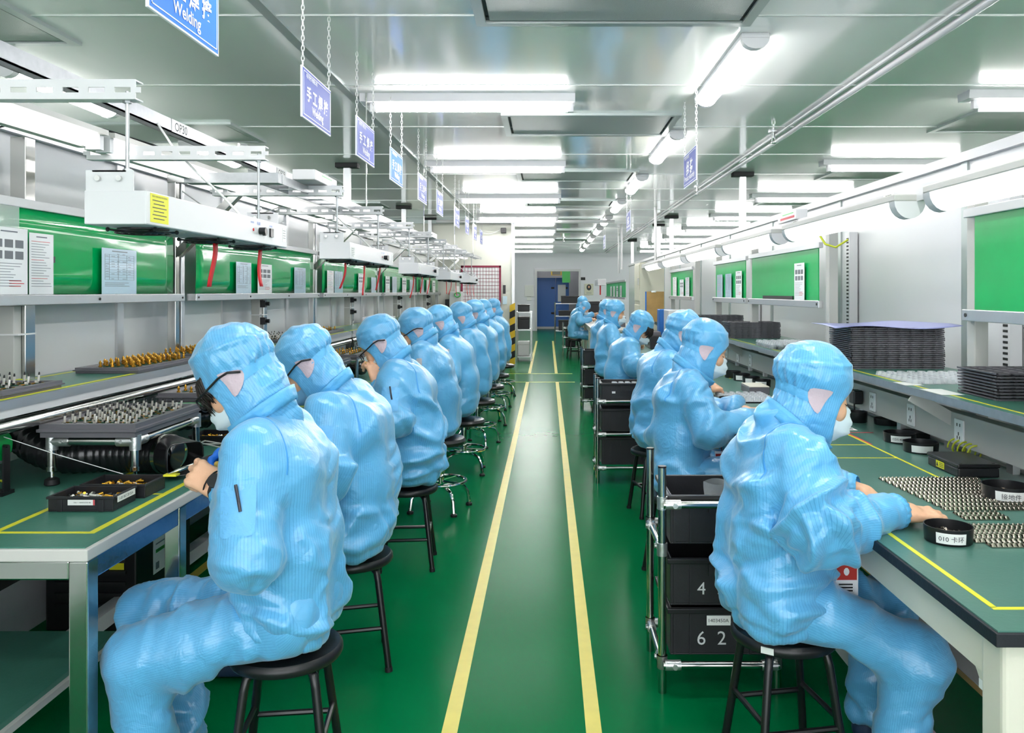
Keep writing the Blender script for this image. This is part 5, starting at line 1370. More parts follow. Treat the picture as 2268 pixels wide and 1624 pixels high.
# lamp beam
b = MB(); b.box(1.385,1.425,1.2,12.2,1.765,1.80).box(1.385,1.39,1.2,12.2,1.74,1.765); solo(b,'lamp_beam',M['white'],'long pale beam carrying the lamps above the right benches','beam',base=(1.4,7,1.77))
for i, (a, c) in enumerate(((1.45,2.82),(3.05,4.52),(4.73,6.1),(6.3,7.7),(7.95,9.3),(9.6,10.95))):
    t = thing('bench_lamp','rounded lamp fitting under the right beam, %s of the row' % nth[i+2] if i < 5 else 'rounded lamp fitting under the right beam, farthest of the row','lamp',(1.36,(a+c)/2,1.70),0,'lamps under the right beam')
    zc = 1.744; b = MB(); b.box(1.30,1.42,a,c,zc-.004,zc+.022); b.obj('housing', M['grey'], t, bevel=.004)
    b = MB(); b.prism([(1.36+.055*math.cos(PI*k/10), zc-.004-.062*math.sin(PI*k/10)) for k in range(11)],'y',a+.05,c-.05); b.obj('diffuser', M['lampbr'], t, smooth=True)
    for y in (a,c-.05):
        b = MB(); b.prism([(1.36+.059*math.cos(PI*k/10), zc-.004-.066*math.sin(PI*k/10)) for k in range(11)],'y',y,y+.05); b.obj('end_cap', M['white'], t, smooth=True)
for y, s_ in ((3.3,'OP02'),(4.55,'OP03')):
    b = MB().mat(0).box(1.3835,1.3845,y-.05,y+.05,1.768,1.798).mat(1); put_text(b,s_,(1.383,y,1.783),(0,-1,0),(0,0,1),.025,0,.06)
    solo(b,'station_label',[M['label'],M['inkk']],'small label reading %s on the beam above the right lamps' % s_,'label','station labels on the right',base=(1.384,y,1.78))
t = thing('indicator_box','white signal box with red and green print on top of the right beam','signal box',(1.40,4.6,1.80))
b = MB(); b.box(1.375,1.44,4.50,4.86,1.802,1.86); b.obj('case', M['white'], t, bevel=.004)
b = MB().mat(0).box(1.374,1.3752,4.53,4.80,1.815,1.828).mat(1).box(1.374,1.3752,4.55,4.76,1.84,1.846); b.obj('display', [M['inkr'],M['led_green']], t)
b = MB(); b.tube([(1.5,4.55,1.75),(1.52,4.45,1.66),(1.56,4.4,1.64),(1.62,4.38,1.68)],.006,6); solo(b,'loose_wire',M['wirey'],'yellow cable looping below the lamps on the right','wire',base=(1.5,4.5,1.7),smooth=True)
# ---- trays stacked on the raised shelf
def tray_proto(w,d,nx,ny,key):
    def fn():
        b = MB(); h = .0062; w2,d2 = w/2,d/2
        b.box(-w2,w2,-d2,d2,0,.002)
        b.box(-w2,w2,-d2,-d2+.006,.002,h).box(-w2,w2,d2-.006,d2,.002,h).box(-w2,-w2+.006,-d2,d2,.002,h).box(w2-.006,w2,-d2,d2,.002,h)
        for k in range(1,nx): x = -w2+w*k/nx; b.box(x-.003,x+.003,-d2,d2,.002,h*.9)
        for k in range(1,ny): y = -d2+d*k/ny; b.box(-w2,w2,y-.003,y+.003,.002,h*.9)
        for k in range(nx): x = -w2+w*(k+.5)/nx; b.box(x-.018,x+.018,-d2-.002,-d2,-.001,h-.001)
        b.box(w2,w2+.006,-d2+.02,d2-.02,h-.002,h).box(-w2-.006,-w2,-d2+.02,d2-.02,h-.002,h)
        return tag(b.obj('component_tray',[M['tray']]),'x','tray')
    return fn
def tray_stack(key,x,y,n,w,d,pitch,lab,rz=0,jit=.003,nx=8,ny=5,z=1.0208):
    r = random.Random(n)
    for k in range(n):
        place('tray%s' % key, tray_proto(w,d,nx,ny,key),(x+r.uniform(-jit,jit),y+r.uniform(-jit,jit),z+k*pitch),rz+r.uniform(-.006,.006),lab,lab)
tray_stack('A',1.715,4.13,21,.46,.30,.0098,'black tray in the tall wide stack under the lilac sheet on the right shelf')
tray_stack('B',1.69,2.95,9,.27,.27,.0112,'black tray in the low square stack near the right end of the shelf',0,.003,5,5)
tray_stack('C',1.70,2.50,26,.34,.20,.0118,'black tray in the tall stack cut off by the right picture edge',.02,.006,6,4)
tray_stack('D',1.68,6.72,14,.41,.28,.0095,'black tray in the stack behind the clear trays, in front of the tilted stack')
tray_stack('E',1.66,7.85,16,.40,.28,.0098,'black tray in the stack behind the masked second worker, topmost stack far along the shelf')
b = MB(); b.grid(lambda u,v: (1.39+.62*u, 3.93+.36*v, 1.2285+.016*math.sin(u*7+v*3)*(.3+u*.3)-.03*max(0,.15-u)+.010*v), 20, 10); o = solo(b,'plastic_sheet',M['purple'],'lilac plastic sheet draped over the tall wide tray stack','sheet',base=(1.7,4.1,1.23),smooth='all')
so = o.modifiers.new('s','SOLIDIFY'); so.thickness = .002
def clear_proto(w,d,nx,ny,h):
    def fn():
        b = MB(); b.box(-w/2,w/2,-d/2,d/2,0,.0012)
        for i in range(nx):
            for j in range(ny):
                x = -w/2+w*(i+.5)/nx; y = -d/2+d*(j+.5)/ny
                b.lathe([(min(w/nx,d/ny)*.44,.001),(min(w/nx,d/ny)*.36,h),(min(w/nx,d/ny)*.18,h),(min(w/nx,d/ny)*.14,h*.4)],(x,y,0),7)
        return tag(b.obj('blister_tray',M['clear']),'x','tray')
    return fn
def clear_stack(key,x,y,n,w,d,nx,ny,h,pitch,lab,z=1.0208,rz=0):
    for k in range(n): place('cl'+key, clear_proto(w,d,nx,ny,h),(x+R.uniform(-.004,.004),y+R.uniform(-.004,.004),z+k*pitch),rz+R.uniform(-.02,.02),lab,lab)
clear_stack('A',1.70,3.52,1,.42,.40,9,8,.018,.01,'single clear blister tray lying flat on the right shelf in front of the wide stack')
clear_stack('B',1.68,4.85,5,.38,.44,8,8,.016,.012,'clear blister tray in the stack beside the nearest right hood')
clear_stack('B',1.66,5.55,3,.38,.44,8,8,.016,.012,'clear blister tray in the low stack farther along the right shelf')
clear_stack('C',1.20,4.95,1,.30,.34,7,7,.022,.012,'clear blister tray on the right bench in front of the masked second worker',TZ+.001)
clear_stack('B',1.62,7.2,2,.36,.4,8,8,.016,.012,'clear blister tray beside the far black tray stacks')
# ---- cups, box, clips on the nearest right bench
def cup(x,y,r,h,lab,text='',z=TZ,sx=1,sy=1,fill=False,lab_ang=-1.9):
    t = thing('parts_cup',lab,'cup',(x,y,z),0,'round black parts cups')
    b = MB(); b.lathe([(r*.93,0),(r*.96,.002),(r,h),(r*.965,h),(r*.925,.006),(0,.005)],(x,y,z),36,sx,sy); b.obj('cup_wall', M['black_plastic'], t, smooth=True)
    if text is not None:
        b = MB().mat(0); rr = r*1.006; a0, a1 = lab_ang-.62, lab_ang+.62
        b.grid(lambda u,v: (x+sx*(rr+.0007)*math.cos(a0+(a1-a0)*u)*(.965+.04*(.15+.65*v)), y+sy*(rr+.0007)*math.sin(a0+(a1-a0)*u)*(.965+.04*(.15+.65*v)), z+h*(.15+.65*v)), 14, 1)
        if text:
            v, f = text_mesh(text,h*.42,0); w = max(p[0] for p in v)-min(p[0] for p in v); c = (max(p[0] for p in v)+min(p[0] for p in v))/2; cy = (max(p[1] for p in v)+min(p[1] for p in v))/2
            k = min(1,r*1.0/w); b.mat(1); vs_ = []
            for p in v:
                a = lab_ang+(p[0]-c)*k/r; zz_ = h*.47+(p[1]-cy)*k; q = (rr+.0016)*(.965+.04*zz_/h)
                vs_.append((x+sx*q*math.cos(a), y+sy*q*math.sin(a), z+zz_))
            b._add(vs_, f)
        b.obj('label', [M['label'],M['inkk']], t)
    if fill:
        r_ = random.Random(int(x*1000)); b = MB()
        for k in range(90):
            a = r_.uniform(0,2*PI); q = r*.8*math.sqrt(r_.random()); th = r_.uniform(0,PI)
            c = Vector((x+sx*q*math.cos(a), y+sy*q*math.sin(a), z+.012+r_.uniform(0,.010))); dx = Vector((math.cos(th),math.sin(th),r_.uniform(-.4,.4)))*.009
            b.bar(c-dx,c+dx,.004,.0015)
        o = b.obj('small_clips', M['clip'], t); o['kind'] = 'stuff'
cup(1.045,2.12,.060,.042,'round black cup with a handwritten label by the nearest right sleeve','010 卡环',fill=True)
cup(1.44,2.55,.072,.045,'round black cup with a white label at the right picture edge','接地件',fill=True)
cup(1.515,3.30,.068,.042,'round black cup with a blank white label, beside the socket rail','')
cup(1.525,3.52,.068,.042,'round black cup labelled in pencil, behind the blank-labelled cup','CDS 4005/01')
cup(1.545,4.06,.050,.052,'small black cup without a label behind the nearest mask',None)
cup(1.64,3.62,.060,.03,'white-lidded black cup half hidden under the power rail, nearer',None); cup(1.66,3.98,.060,.03,'black cup half hidden under the power rail, farther',None)
for k, (x,y,tx) in enumerate(((1.40,6.15,None),(1.42,5.95,''),(1.44,5.75,''),(1.46,5.55,'卡环'))):
    cup(x,y,.062,.05,'black cup in the row of four by the far sockets, %s' % ['farthest','third from the near end','second from the near end','nearest, with a written label'][k],tx)
cup(1.38,6.6,.05,.10,'taller black cup behind the row of four cups',None)
cup(1.06,4.78,.055,.03,'shallow black cup beside the clear blister tray on the right bench',None)
t = thing('esd_box','flat black box with a yellow static warning label on the nearest right bench','box',(1.50,2.94,TZ))
b = MB(); b.box(1.43,1.575,2.83,3.06,TZ+.0005,TZ+.034); b.obj('base', M['tote'], t, bevel=.006)
b = MB(); b.box(1.427,1.578,2.827,3.063,TZ+.034,TZ+.048); b.obj('lid', M['black_plastic'], t, bevel=.005)
b = MB().mat(0).box(1.4285,1.4295,2.93,2.99,TZ+.008,TZ+.032).mat(1).prism([(2.972,TZ+.012),(2.988,TZ+.012),(2.980,TZ+.028)],'x',1.428,1.4285)
for k in range(3): b.box(1.428,1.4285,2.935,2.965,TZ+.013+k*.006,TZ+.015+k*.006)
b.obj('warning_label', [M['yellow'],M['inkk']], t)
b = MB()
for x in (1.445,1.56):
    for y in (2.845,3.045): b.cyl((x,y,TZ+.047),(x,y,TZ+.0485),.006,8)
b.obj('screw_holes', M['dark'], t)
t = thing('shoe_box_case','grey metal case beside the row of cups on the second right bench','case',(1.32,5.25,TZ))
b = MB(); b.box(1.27,1.40,5.12,5.34,TZ+.0005,TZ+.045); b.obj('case', M['tray'], t, bevel=.004)
b = MB(); b.box(1.272,1.398,5.122,5.338,TZ+.046,TZ+.052); b.obj('lid', M['cream'], t, bevel=.002)
def clip_proto(L):
    def fn():
        n = int(L/.0135); b = MB(); b.box(0,L,-.017,.017,0,.0016)
        for k in range(n):
            x = L*(k+.5)/n; w = .0052
            for s_ in (-1,1):
                b.grid(lambda u,v: (x-w+2*w*u, s_*(.004+.012*v), .0016+.0085*math.sin(PI*min(1,v*1.15))**.7*(1-.35*(2*u-1)**2)), 3, 4)
            b.box(x-w*.9,x+w*.9,-.0035,.0035,.0016,.006)
        return tag(b.obj('clip_strip',M['clip'],smooth=True),'x','metal strip')
    return fn
for k in range(9): place('clip33', clip_proto(.34),(1.145+.004*k,2.80-.047*k,TZ+.001),R.uniform(-.012,.012),'nickel clip strip in the large flat block under the worker\'s hands','rows of stamped clip strips, large block')
for k in range(2): place('clip12', clip_proto(.13),(1.185,2.365-.040*k,TZ+.001),R.uniform(-.012,.012),'short nickel clip strip between the two flat blocks','short clip strips between the blocks')
for k in range(5): place('clip30', clip_proto(.34),(1.075+.03*(k>2)+.02*(k>3),2.235-.040*k,TZ+.001),R.uniform(-.012,.012),'nickel clip strip in the small block beside the handwritten cup','rows of stamped clip strips, small block')
for k in range(3): place('clip12', clip_proto(.13),(1.05+.002*k,3.93+.045*k,TZ+.001),R.uniform(-.02,.02),'short nickel clip strip in front of the second worker\'s cuff','clip strips in front of the second worker')
b = MB().mat(0).box(1.36,1.50,2.42,2.45,TZ+.0012,TZ+.0016).mat(1)
for k in range(3): b.box(1.37,1.48-R.uniform(0,.05),2.424+.008*k,2.427+.008*k,TZ+.0016,TZ+.0018)
solo(b,'label_strip',[M['label'],M['ink']],'white paper strip lying at the edge of the large clip block','label',base=(1.43,2.43,TZ))
b = MB().mat(0).box(1.35,1.45,3.80,3.87,TZ+.001,TZ+.0016).mat(1).box(1.36,1.44,3.825,3.845,TZ+.0016,TZ+.0018); solo(b,'label_strip',[M['label'],M['inkk']],'small printed card on the bench below the nearest mask','label',base=(1.4,3.83,TZ))
b = MB().mat(0).box(1.445,1.53,2.98,3.16,1.0208,1.0214); solo(b,'paper_note',M['label'],'blank paper note on the right shelf edge, nearer','note',base=(1.49,3.07,1.021)); b = MB(); b.box(1.445,1.52,3.28,3.40,1.0208,1.0214); solo(b,'paper_note',M['label'],'blank paper note on the right shelf edge, farther','note',base=(1.49,3.34,1.021))
b = MB(); pts = [(1.60+.03*math.cos(a*1.1), 3.02+.012*a*.55, TZ+.045+.03*math.sin(a*1.1)) for a in np.arange(0,26,.35)]; b.tube(pts,.0035,5); solo(b,'coiled_cable',M['wirey'],'yellow-green coiled earth cord behind the black box on the right bench','cable',base=(1.6,3.1,TZ),smooth=True)
# items farther along the right bench
t = thing('cream_cabinet','tall beige cabinet standing past the right benches','cabinet',(1.53,12.3,0))
b = MB(); b.box(1.36,1.72,12.0,12.7,0,1.83); b.obj('body', M['cabinet'], t, bevel=.006)
for k in range(3):
    b = MB(); b.box(1.352,1.36,12.03,12.67,.06+.60*k,.60+.60*k); d_ = b.obj('door', M['cabinet'], t, bevel=.003)
    b = MB(); b.box(1.345,1.352,12.08,12.14,.30+.6*k,.40+.6*k); b.obj('lock', M['alu'], d_)
t = thing('notice_board','brown pin board with a blue edge leaning on the right shelf','board',(1.33,10.2,1.17))
b = MB(); b.box(1.24,1.46,10.2,10.215,1.022,1.40); b.obj('panel', M['board'], t)
b = MB(); b.box(1.225,1.24,10.195,10.22,1.022,1.40); b.obj('edge', M['bluep'], t)
b = MB(); b.box(1.30,1.36,10.19,10.2,1.39,1.41); b.obj('clamp', M['chrome'], t)
t = thing('instrument_box','pale instrument box with a vent grille on the right bench, past the masked workers','instrument',(1.40,8.9,TZ))
b = MB(); b.box(1.30,1.52,8.75,9.1,TZ+.0005,1.20); b.obj('case', M['white'], t, bevel=.006)
b = MB()
for k in range(6): b.box(1.44,1.51,8.747,8.75,1.12+.010*k,1.125+.010*k)
b.obj('grille', M['dark'], t)
t = thing('blue_bin','small blue plastic bin beyond the pale instrument box','bin',(1.40,9.7,TZ))
b = MB(); b.box(1.32,1.50,9.6,9.8,TZ+.0005,1.19); b.obj('wall', M['bluep'], t, bevel=.01)
t = thing('black_tray_box','black slotted box standing behind the instrument on the right','box',(1.27,9.4,TZ))
b = MB(); b.box(1.16,1.30,9.2,9.7,TZ+.0005,.90); b.obj('case', M['tote'], t, bevel=.005); b = MB(); b.box(1.17,1.29,9.25,9.65,.90,.94); b.obj('lid', M['tray'], t, bevel=.004)
t = thing('silver_fixture','silver clamp fixture with clear tubes beyond the second hood','fixture',(1.2,6.9,TZ))
b = MB(); b.box(1.10,1.32,6.8,7.0,TZ+.0005,.80); b.obj('base', M['alu'], t, bevel=.004)
b = MB()
for k in range(5): b.cyl((1.13+.04*k,6.85,.80),(1.13+.04*k,6.85,.93),.014,8)
b.obj('tubes', M['clear'], t, smooth=True)
b = MB(); b.tube([(1.12,6.9,.8),(1.15,6.9,.98),(1.22,6.92,1.02),(1.28,6.9,.95),(1.30,6.9,.82)],.010,8); b.obj('clamp', M['chrome'], t, smooth=True)

# ================================================================== stools
def stool4():
    t = thing('stool','x','stool',(0,0,0)); H = .41
    b = MB(); b.lathe([(.0,H-.002),(.11,H),(.146,H-.003),(.154,H-.012),(.155,H-.026),(.150,H-.034),(.10,H-.037),(0,H-.037)],n=40); b.obj('seat', M['seat'], t, smooth=True)
    for k in range(4):
        a = PI/4+k*PI/2; c, s = math.cos(a), math.sin(a)
        b = MB(); b.tube([(c*.085,s*.085,H-.040),(c*.108,s*.108,H-.043),(c*.125,s*.125,H-.056),(c*.133,s*.133,H-.085),(c*.185,s*.185,.010)],.0125,10); lg = b.obj('leg', M['stool'], t, smooth=True)
        b = MB(); b.cyl((c*.184,s*.184,.016),(c*.186,s*.186,0),.0145,10); b.obj('foot_cap', M['black_rubber'], lg, smooth=True)
    for k in range(4):
        a = PI/4+k*PI/2; a2 = a+PI/2; z = .155+.025*(k%2); r = .135+(.185-.133)*(1-(z-.01)/.315)*.98
        b = MB(); b.cyl((r*math.cos(a),r*math.sin(a),z),(r*math.cos(a2),r*math.sin(a2),z),.0085,8); b.obj('rung', M['stool'], t, smooth=True)
    b = MB(); b.bar((.1035*1.5*-.707,-.1551*.72,H-.018),(-.0920,-.1253,H-.018),.001,.014); 
    return t
def stool_chrome(H):
    def fn():
        t = thing('swivel_stool','x','stool',(0,0,0))
        b = MB(); b.lathe([(0,H),(.13,H),(.155,H-.008),(.165,H-.025),(.158,H-.045),(.12,H-.055),(0,H-.055)],n=36); b.obj('seat', M['seat'], t, smooth=True)
        b = MB(); b.cyl((0,0,.17),(0,0,H-.055),.024,14).cyl((0,0,H-.085),(0,0,H-.055),.05,14); b.obj('column', M['chrome'], t, smooth=True)
        b = MB(); b.tube([(.165*math.cos(x),.165*math.sin(x),.185) for x in np.linspace(0,2*PI,32,endpoint=False)],.010,8,True)
        for k in range(4): a = k*PI/2+PI/4; b.cyl((.02*math.cos(a),.02*math.sin(a),.185),(.165*math.cos(a),.165*math.sin(a),.185),.007,6)
        b.obj('foot_ring', M['chrome'], t, smooth=True)
        for k in range(4):
            a = k*PI/2+.35; c, s = math.cos(a), math.sin(a)
            b = MB(); b.tube([(c*.02,s*.02,.15),(c*.10,s*.10,.155),(c*.165,s*.165,.135),(c*.195,s*.195,.09),(c*.205,s*.205,.02)],.011,8); lg = b.obj('leg', M['chrome'], t, smooth=True)
            b = MB(); b.lathe([(.010,0),(.020,.001),(.021,.014),(.012,.022)],(c*.205,s*.205,0),12); b.obj('foot', M['black_rubber'], lg, smooth=True)
        return t
    return fn
def stool(x,y,lab,rz=0,kind=4,H=.41):
    if kind == 4: return place('stool4', stool4,(x,y,0),rz,lab,'black four-legged stools')
    else: place('stoolc%.2f' % H, stool_chrome(H),(x,y,0),rz,lab,'chrome swivel stools')
stool(-.735,2.29,'black round stool under the nearest worker on the left',.12)
stool(-.745,3.09,'black round stool under the second worker on the left',.25)
stool(-.72,4.18,'black round stool under the third worker on the left',.1)
stool(-.69,5.22,'chrome swivel stool under the fourth worker on the left',.2,1,.47)
stool(-.65,6.30,'chrome swivel stool under the fifth worker on the left',.5,1,.42)
stool(-.64,7.43,'chrome swivel stool under the sixth worker on the left',.1,1,.42)
stool(-.62,8.57,'chrome swivel stool under the seventh worker on the left',.7,1,.42)
stool(-.62,9.72,'chrome swivel stool under the eighth worker on the left',.3,1,.42)
stool(-.61,11.0,'chrome swivel stool under the farthest worker on the left',.6,1,.42)
so_ = stool(.70,2.41,'black round stool with a tiny sticker under the nearest right worker',.18)
b = MB(); b.box(-.018,.018,-.1575,-.1545,.383,.401); lb_ = b.obj('rim_label', M['label'], so_, off=(0,0,0)); lb_.rotation_euler[2] = -.75
stool(.65,4.0,'black round stool under the second worker on the right',.3)
stool(.68,5.15,'black round stool under the third worker on the right',.2)
stool(.65,7.1,'black round stool under the fourth worker on the right',.1)
stool(.69,9.3,'black round stool under the fifth worker on the right',.4)
stool(.70,10.6,'black round stool under the sixth worker on the right',.1)
stool(.56,17.0,'black round stool at the far end by the distant bench',.2)

# ================================================================== pipe racks with totes
def tote(x0,x1,y0,y1,z,h,lab,digits='',stick='',grp='black totes in the pipe racks'):
    t = thing('tote',lab,'tote',((x0+x1)/2,(y0+y1)/2,z),0,grp); th = .006; s = .018
    b = MB(); b.prism([(x0,z),(x1,z),(x1,z+.006),(x0,z+.006)],'y',y0,y1)
    for sgn, yy_ in ((-1,y0),(1,y1)):
        b.box(x0,x1,min(yy_,yy_-sgn*th),max(yy_,yy_-sgn*th),z+.006,z+h)
    for xx_ in (x0,x1): b.box(min(xx_,xx_+(th if xx_ == x0 else -th)),max(xx_,xx_+(th if xx_ == x0 else -th)),y0+th,y1-th,z+.006,z+h)
    o = b.obj('shell', M['tote'], t, bevel=.002)
    b = MB(); e = .012
    b.box(x0-e,x1+e,y0-e,y0,z+h-.018,z+h).box(x0-e,x1+e,y1,y1+e,z+h-.018,z+h).box(x0-e,x0,y0,y1,z+h-.018,z+h).box(x1,x1+e,y0,y1,z+h-.018,z+h); b.obj('rim', M['black_plastic'], t, bevel=.003)
    b = MB(); w = x1-x0
    for k in (.04,.20,.80,.96): b.box(x0+w*k-.004,x0+w*k+.004,y0-.007,y0,z+.004,z+h-.018)
    b.box(x0+w*.38,x0+w*.72,y0-.008,y0,z+h-.06,z+h-.018); b.obj('ribs', M['tote'], t)
    if digits:
        b = MB(); put_text(b,'  '.join(digits),(x0+w*.50,y0-.0015,z+h*.36),(1,0,0),(0,0,1),h*.34,0,w*(.46 if len(digits) > 2 else .09)); b.obj('stencil', M['stencil'], t)
    if stick:
        b = MB().mat(0).box(x0+w*.36,x0+w*.60,y0-.0095,y0-.0085,z+h-.058,z+h-.024).mat(1); put_text(b,stick,(x0+w*.48,y0-.0098,z+h-.041),(1,0,0),(0,0,1),.016,0,w*.2); b.obj('label', [M['label'],M['inkk']], t)
    return t
def rack(x0,x1,y0,y1,H,bars,lab):
    t = thing('pipe_rack',lab,'rack',((x0+x1)/2,(y0+y1)/2,0),0,'pipe racks on the right side'); r = .0145
    for x in (x0,x1):
        for y in (y0,y1):
            b = MB(); b.cyl((x,y,0),(x,y,H),r,14); p = b.obj('post', M['steel'], t, smooth=True)
            b = MB(); b.cyl((x,y,H),(x,y,H+.006),r*1.05,14); b.obj('end_cap', M['black_plastic'], p, smooth=True)
    for z, sides in bars:
        for a, c, k in (((x0,y0),(x1,y0),'f'),((x0,y1),(x1,y1),'b'),((x0,y0),(x0,y1),'l'),((x1,y0),(x1,y1),'r')):
            if k not in sides: continue
            d = Vector((c[0]-a[0],c[1]-a[1],0)).normalized()*.06
            off = -.030 if k == 'f' else 0
            b = MB(); b.cyl((a[0],a[1]+off,z),(c[0],c[1]+off,z),r*.9,12); pp = b.obj('cross_pipe', M['steel'], t, smooth=True)
            for p, s in ((a,1),(c,-1)):
                b = MB(); b.cyl((p[0],p[1],z-.022),(p[0],p[1],z+.022),r*1.28,14).cyl((p[0]+s*d.x*.1,p[1]+off+s*d.y*.1,z),(p[0]+s*d.x,p[1]+off+s*d.y,z),r*1.22,12)
                q = Vector((p[0]+s*d.x*.65,p[1]+off+s*d.y*.65,z)); n_ = Vector((-d.y,d.x,0)).normalized() if k in 'lr' else Vector((0,-1,0)); n_ = n_ if (n_.y < 0 or n_.x < 0) else -n_
                b.cyl(q,q+n_*.022,.009,10); b.obj('joint', M['joint'], pp, smooth=True)
    return t
rack(.40,.80,2.84,3.17,.785,[(.662,'f'),(.500,'lbr'),(.108,'flbr')],'steel pipe rack with three black totes behind the nearest right worker')
tote(.43,.78,2.85,3.155,.515,.172,'open black tote in the top of the nearest rack, holding a clear bag')
tote(.43,.78,2.85,3.155,.300,.165,'black tote stencilled 477 in the middle of the nearest rack','477')
tote(.43,.78,2.85,3.155,.126,.165,'black tote stencilled 621 with a paper label at the bottom of the nearest rack','621','1403450A')
b = MB(); b.grid(lambda u,v: (.585+.095*u+.006*math.sin(v*5), 3.02+.022*math.sin(u*PI)*(1)+.006*math.sin(v*9+u*4), .525+.178*v-.010*v*(2*u-1)**2), 14, 12); b.grid(lambda u,v: (.585+.095*u+.006*math.sin(v*5), 3.02-.022*math.sin(u*PI)+.005*math.sin(v*8+u*3), .525+.170*v-.008*v*(1-(2*u-1)**2)), 14, 12); solo(b,'plastic_bag',M['bag'],'clear plastic bag standing open in the top black tote','bag',base=(.63,3.02,.525),smooth='all')
b = MB(); b.grid(lambda u,v: (.50+.10*u, 2.95+.03*v+.01*math.sin(u*6), .58+.04*v+.022*math.sin(u*PI*1.4)), 8, 4); o = solo(b,'cloth',M['bluep'],'folded blue cloth beside the clear bag in the top tote','cloth',base=(.55,2.96,.58),smooth='all'); so = o.modifiers.new('s','SOLIDIFY'); so.thickness = .004
rack(.365,.78,5.94,6.22,.765,[(.60,'f'),(.36,'flbr'),(.115,'flbr')],'steel pipe rack with black totes behind the third right worker')
tote(.395,.76,5.95,6.205,.565,.165,'black tote at the top of the second rack, with a small white sticker',''); tote(.395,.76,5.95,6.205,.376,.165,'black tote in the middle of the second rack',''); tote(.395,.76,5.95,6.205,.133,.20,'black tote at the bottom of the second rack','')
b = MB(); b.box(.47,.495,5.941,5.942,.655,.670); solo(b,'sticker',M['label'],'tiny white sticker on the front of the top tote of the second rack','sticker',base=(.48,5.94,.66))
clear_stack('Z',.60,6.07,1,.25,.2,5,4,.02,.01,'clear tray lying in the top tote of the second rack',.70)
rack(.415,.80,9.7,9.98,.72,[(.50,'f'),(.27,'flbr'),(.10,'flbr')],'steel pipe rack with black totes behind the fifth right worker')
tote(.44,.78,9.71,9.965,.52,.18,'black tote stencilled 3 at the top of the third rack','3'); tote(.44,.78,9.71,9.965,.29,.18,'black tote in the middle of the third rack',''); tote(.44,.78,9.71,9.965,.118,.14,'black tote at the bottom of the third rack','')

# ================================================================== the far end
t = thing('shelf_rack','metal shelf rack holding black trays and a white box beside the end wall','rack',(-.475,16.6,0))
for x in (-.62,-.33):
    for y in (16.3,16.9):
        b = MB(); b.box(x-.015,x+.015,y-.015,y+.015,0,.99); b.obj('post', M['steel'], t)
for z in (.08,.62,.97):
    b = MB(); b.box(-.63,-.32,16.29,16.91,z,z+.025); b.obj('shelf', M['alu'], t)
for (z,h,l,m) in ((.997,.14,'black trays stacked on the top shelf of the far metal rack','tote'),(.647,.24,'black trays stacked on the middle shelf of the far metal rack','tote'),(.107,.28,'white box on the bottom shelf of the far metal rack','white')):
    t = thing('storage_box',l,'box',(-.475,16.6,z)); b = MB(); b.box(-.60,-.37,16.35,16.8,z,z+h*.8); b.obj('case', M[m], t, bevel=.01); b = MB(); b.box(-.605,-.365,16.345,16.805,z+h*.8,z+h); b.obj('lid', M[m], t, bevel=.006)
t = thing('hazard_post','black and yellow striped guard on the corner of the end wall','post',(-.66,14.98,0))
b = MB()
for k in range(9):
    z = .02+.125*k
    b.mat(k%2)._add([(-.70,14.965,z),(-.60,14.965,z+.05),(-.60,14.965,z+.175),(-.70,14.965,z+.125),(-.70,14.99,z),(-.60,14.99,z+.05),(-.60,14.99,z+.175),(-.70,14.99,z+.125)],[(0,1,2,3),(7,6,5,4),(0,4,5,1),(1,5,6,2),(2,6,7,3),(3,7,4,0)])
b.obj('striped_guard', [M['hazy'],M['black_rubber']], t)
t = thing('grid_board','white notice board with a dark red frame and grid on the end wall','board',(-1.23,15.0,.9))
b = MB(); b.box(-1.59,-.87,14.985,14.999,.85,1.87); b.obj('panel', M['paper'], t)
b = MB()
for a in (-1.60,-.895): b.box(a,a+.035,14.975,14.998,.84,1.88)
b.box(-1.60,-.86,14.975,14.998,.84,.875).box(-1.60,-.86,14.975,14.998,1.845,1.88); b.obj('frame', M['maroon'], t)
b = MB()
for k in range(1,13): b.box(-1.58+.055*k,-1.574+.055*k,14.980,14.985,.87,1.85)
for k in range(1,15): b.box(-1.57,-.89,14.980,14.985,.85+.066*k,.856+.066*k)
b.obj('grid_lines', M['maroon'], t)
t = thing('security_camera','small black security camera high on the end wall','camera',(-.80,14.95,2.5))
b = MB(); b.box(-.86,-.76,14.88,15.0,2.47,2.57); b.obj('housing', M['black_plastic'], t, bevel=.01); b = MB(); b.cyl((-.81,14.88,2.51),(-.81,14.86,2.51),.03,12); b.obj('lens_hood', M['black_rubber'], t, smooth=True)
b = MB(); b.tube([(-1.5,14.99,2.62),(-1.3,14.98,2.50),(-1.05,14.98,2.46),(-.87,14.97,2.53)],.008,6); solo(b,'camera_cable',M['wirew'],'thin cable sagging along the end wall to the security camera','cable',base=(-1.2,14.98,2.5),smooth=True)
for (x,z,w,h,m,l) in ((-.80,1.44,.05,.16,'black_plastic','black phone handset hung on the end wall beside the grid board'),(-.79,1.24,.08,.15,'paperb','small blue card on the end wall beside the grid board'),(-1.67,1.36,.09,.28,'label','white notice with red print on the end of the left ledges'),(-1.66,1.05,.09,.2,'paper','paper notice behind the last left worker')):
    b = MB(); b.box(x-w/2,x+w/2,14.985,15.0,z-h/2,z+h/2); solo(b,'wall_card' if m != 'black_plastic' else 'handset',M[m],l,'notice' if m != 'black_plastic' else 'handset',base=(x,14.99,z),bevel=.003)
t = thing('wall_dispenser','white wall dispenser with a green ring behind the last left workers','dispenser',(-1.66,14.8,1.2))
b = MB(); b.box(-1.78,-1.56,14.70,15.0,1.12,1.40); b.obj('case', M['white'], t, bevel=.01)
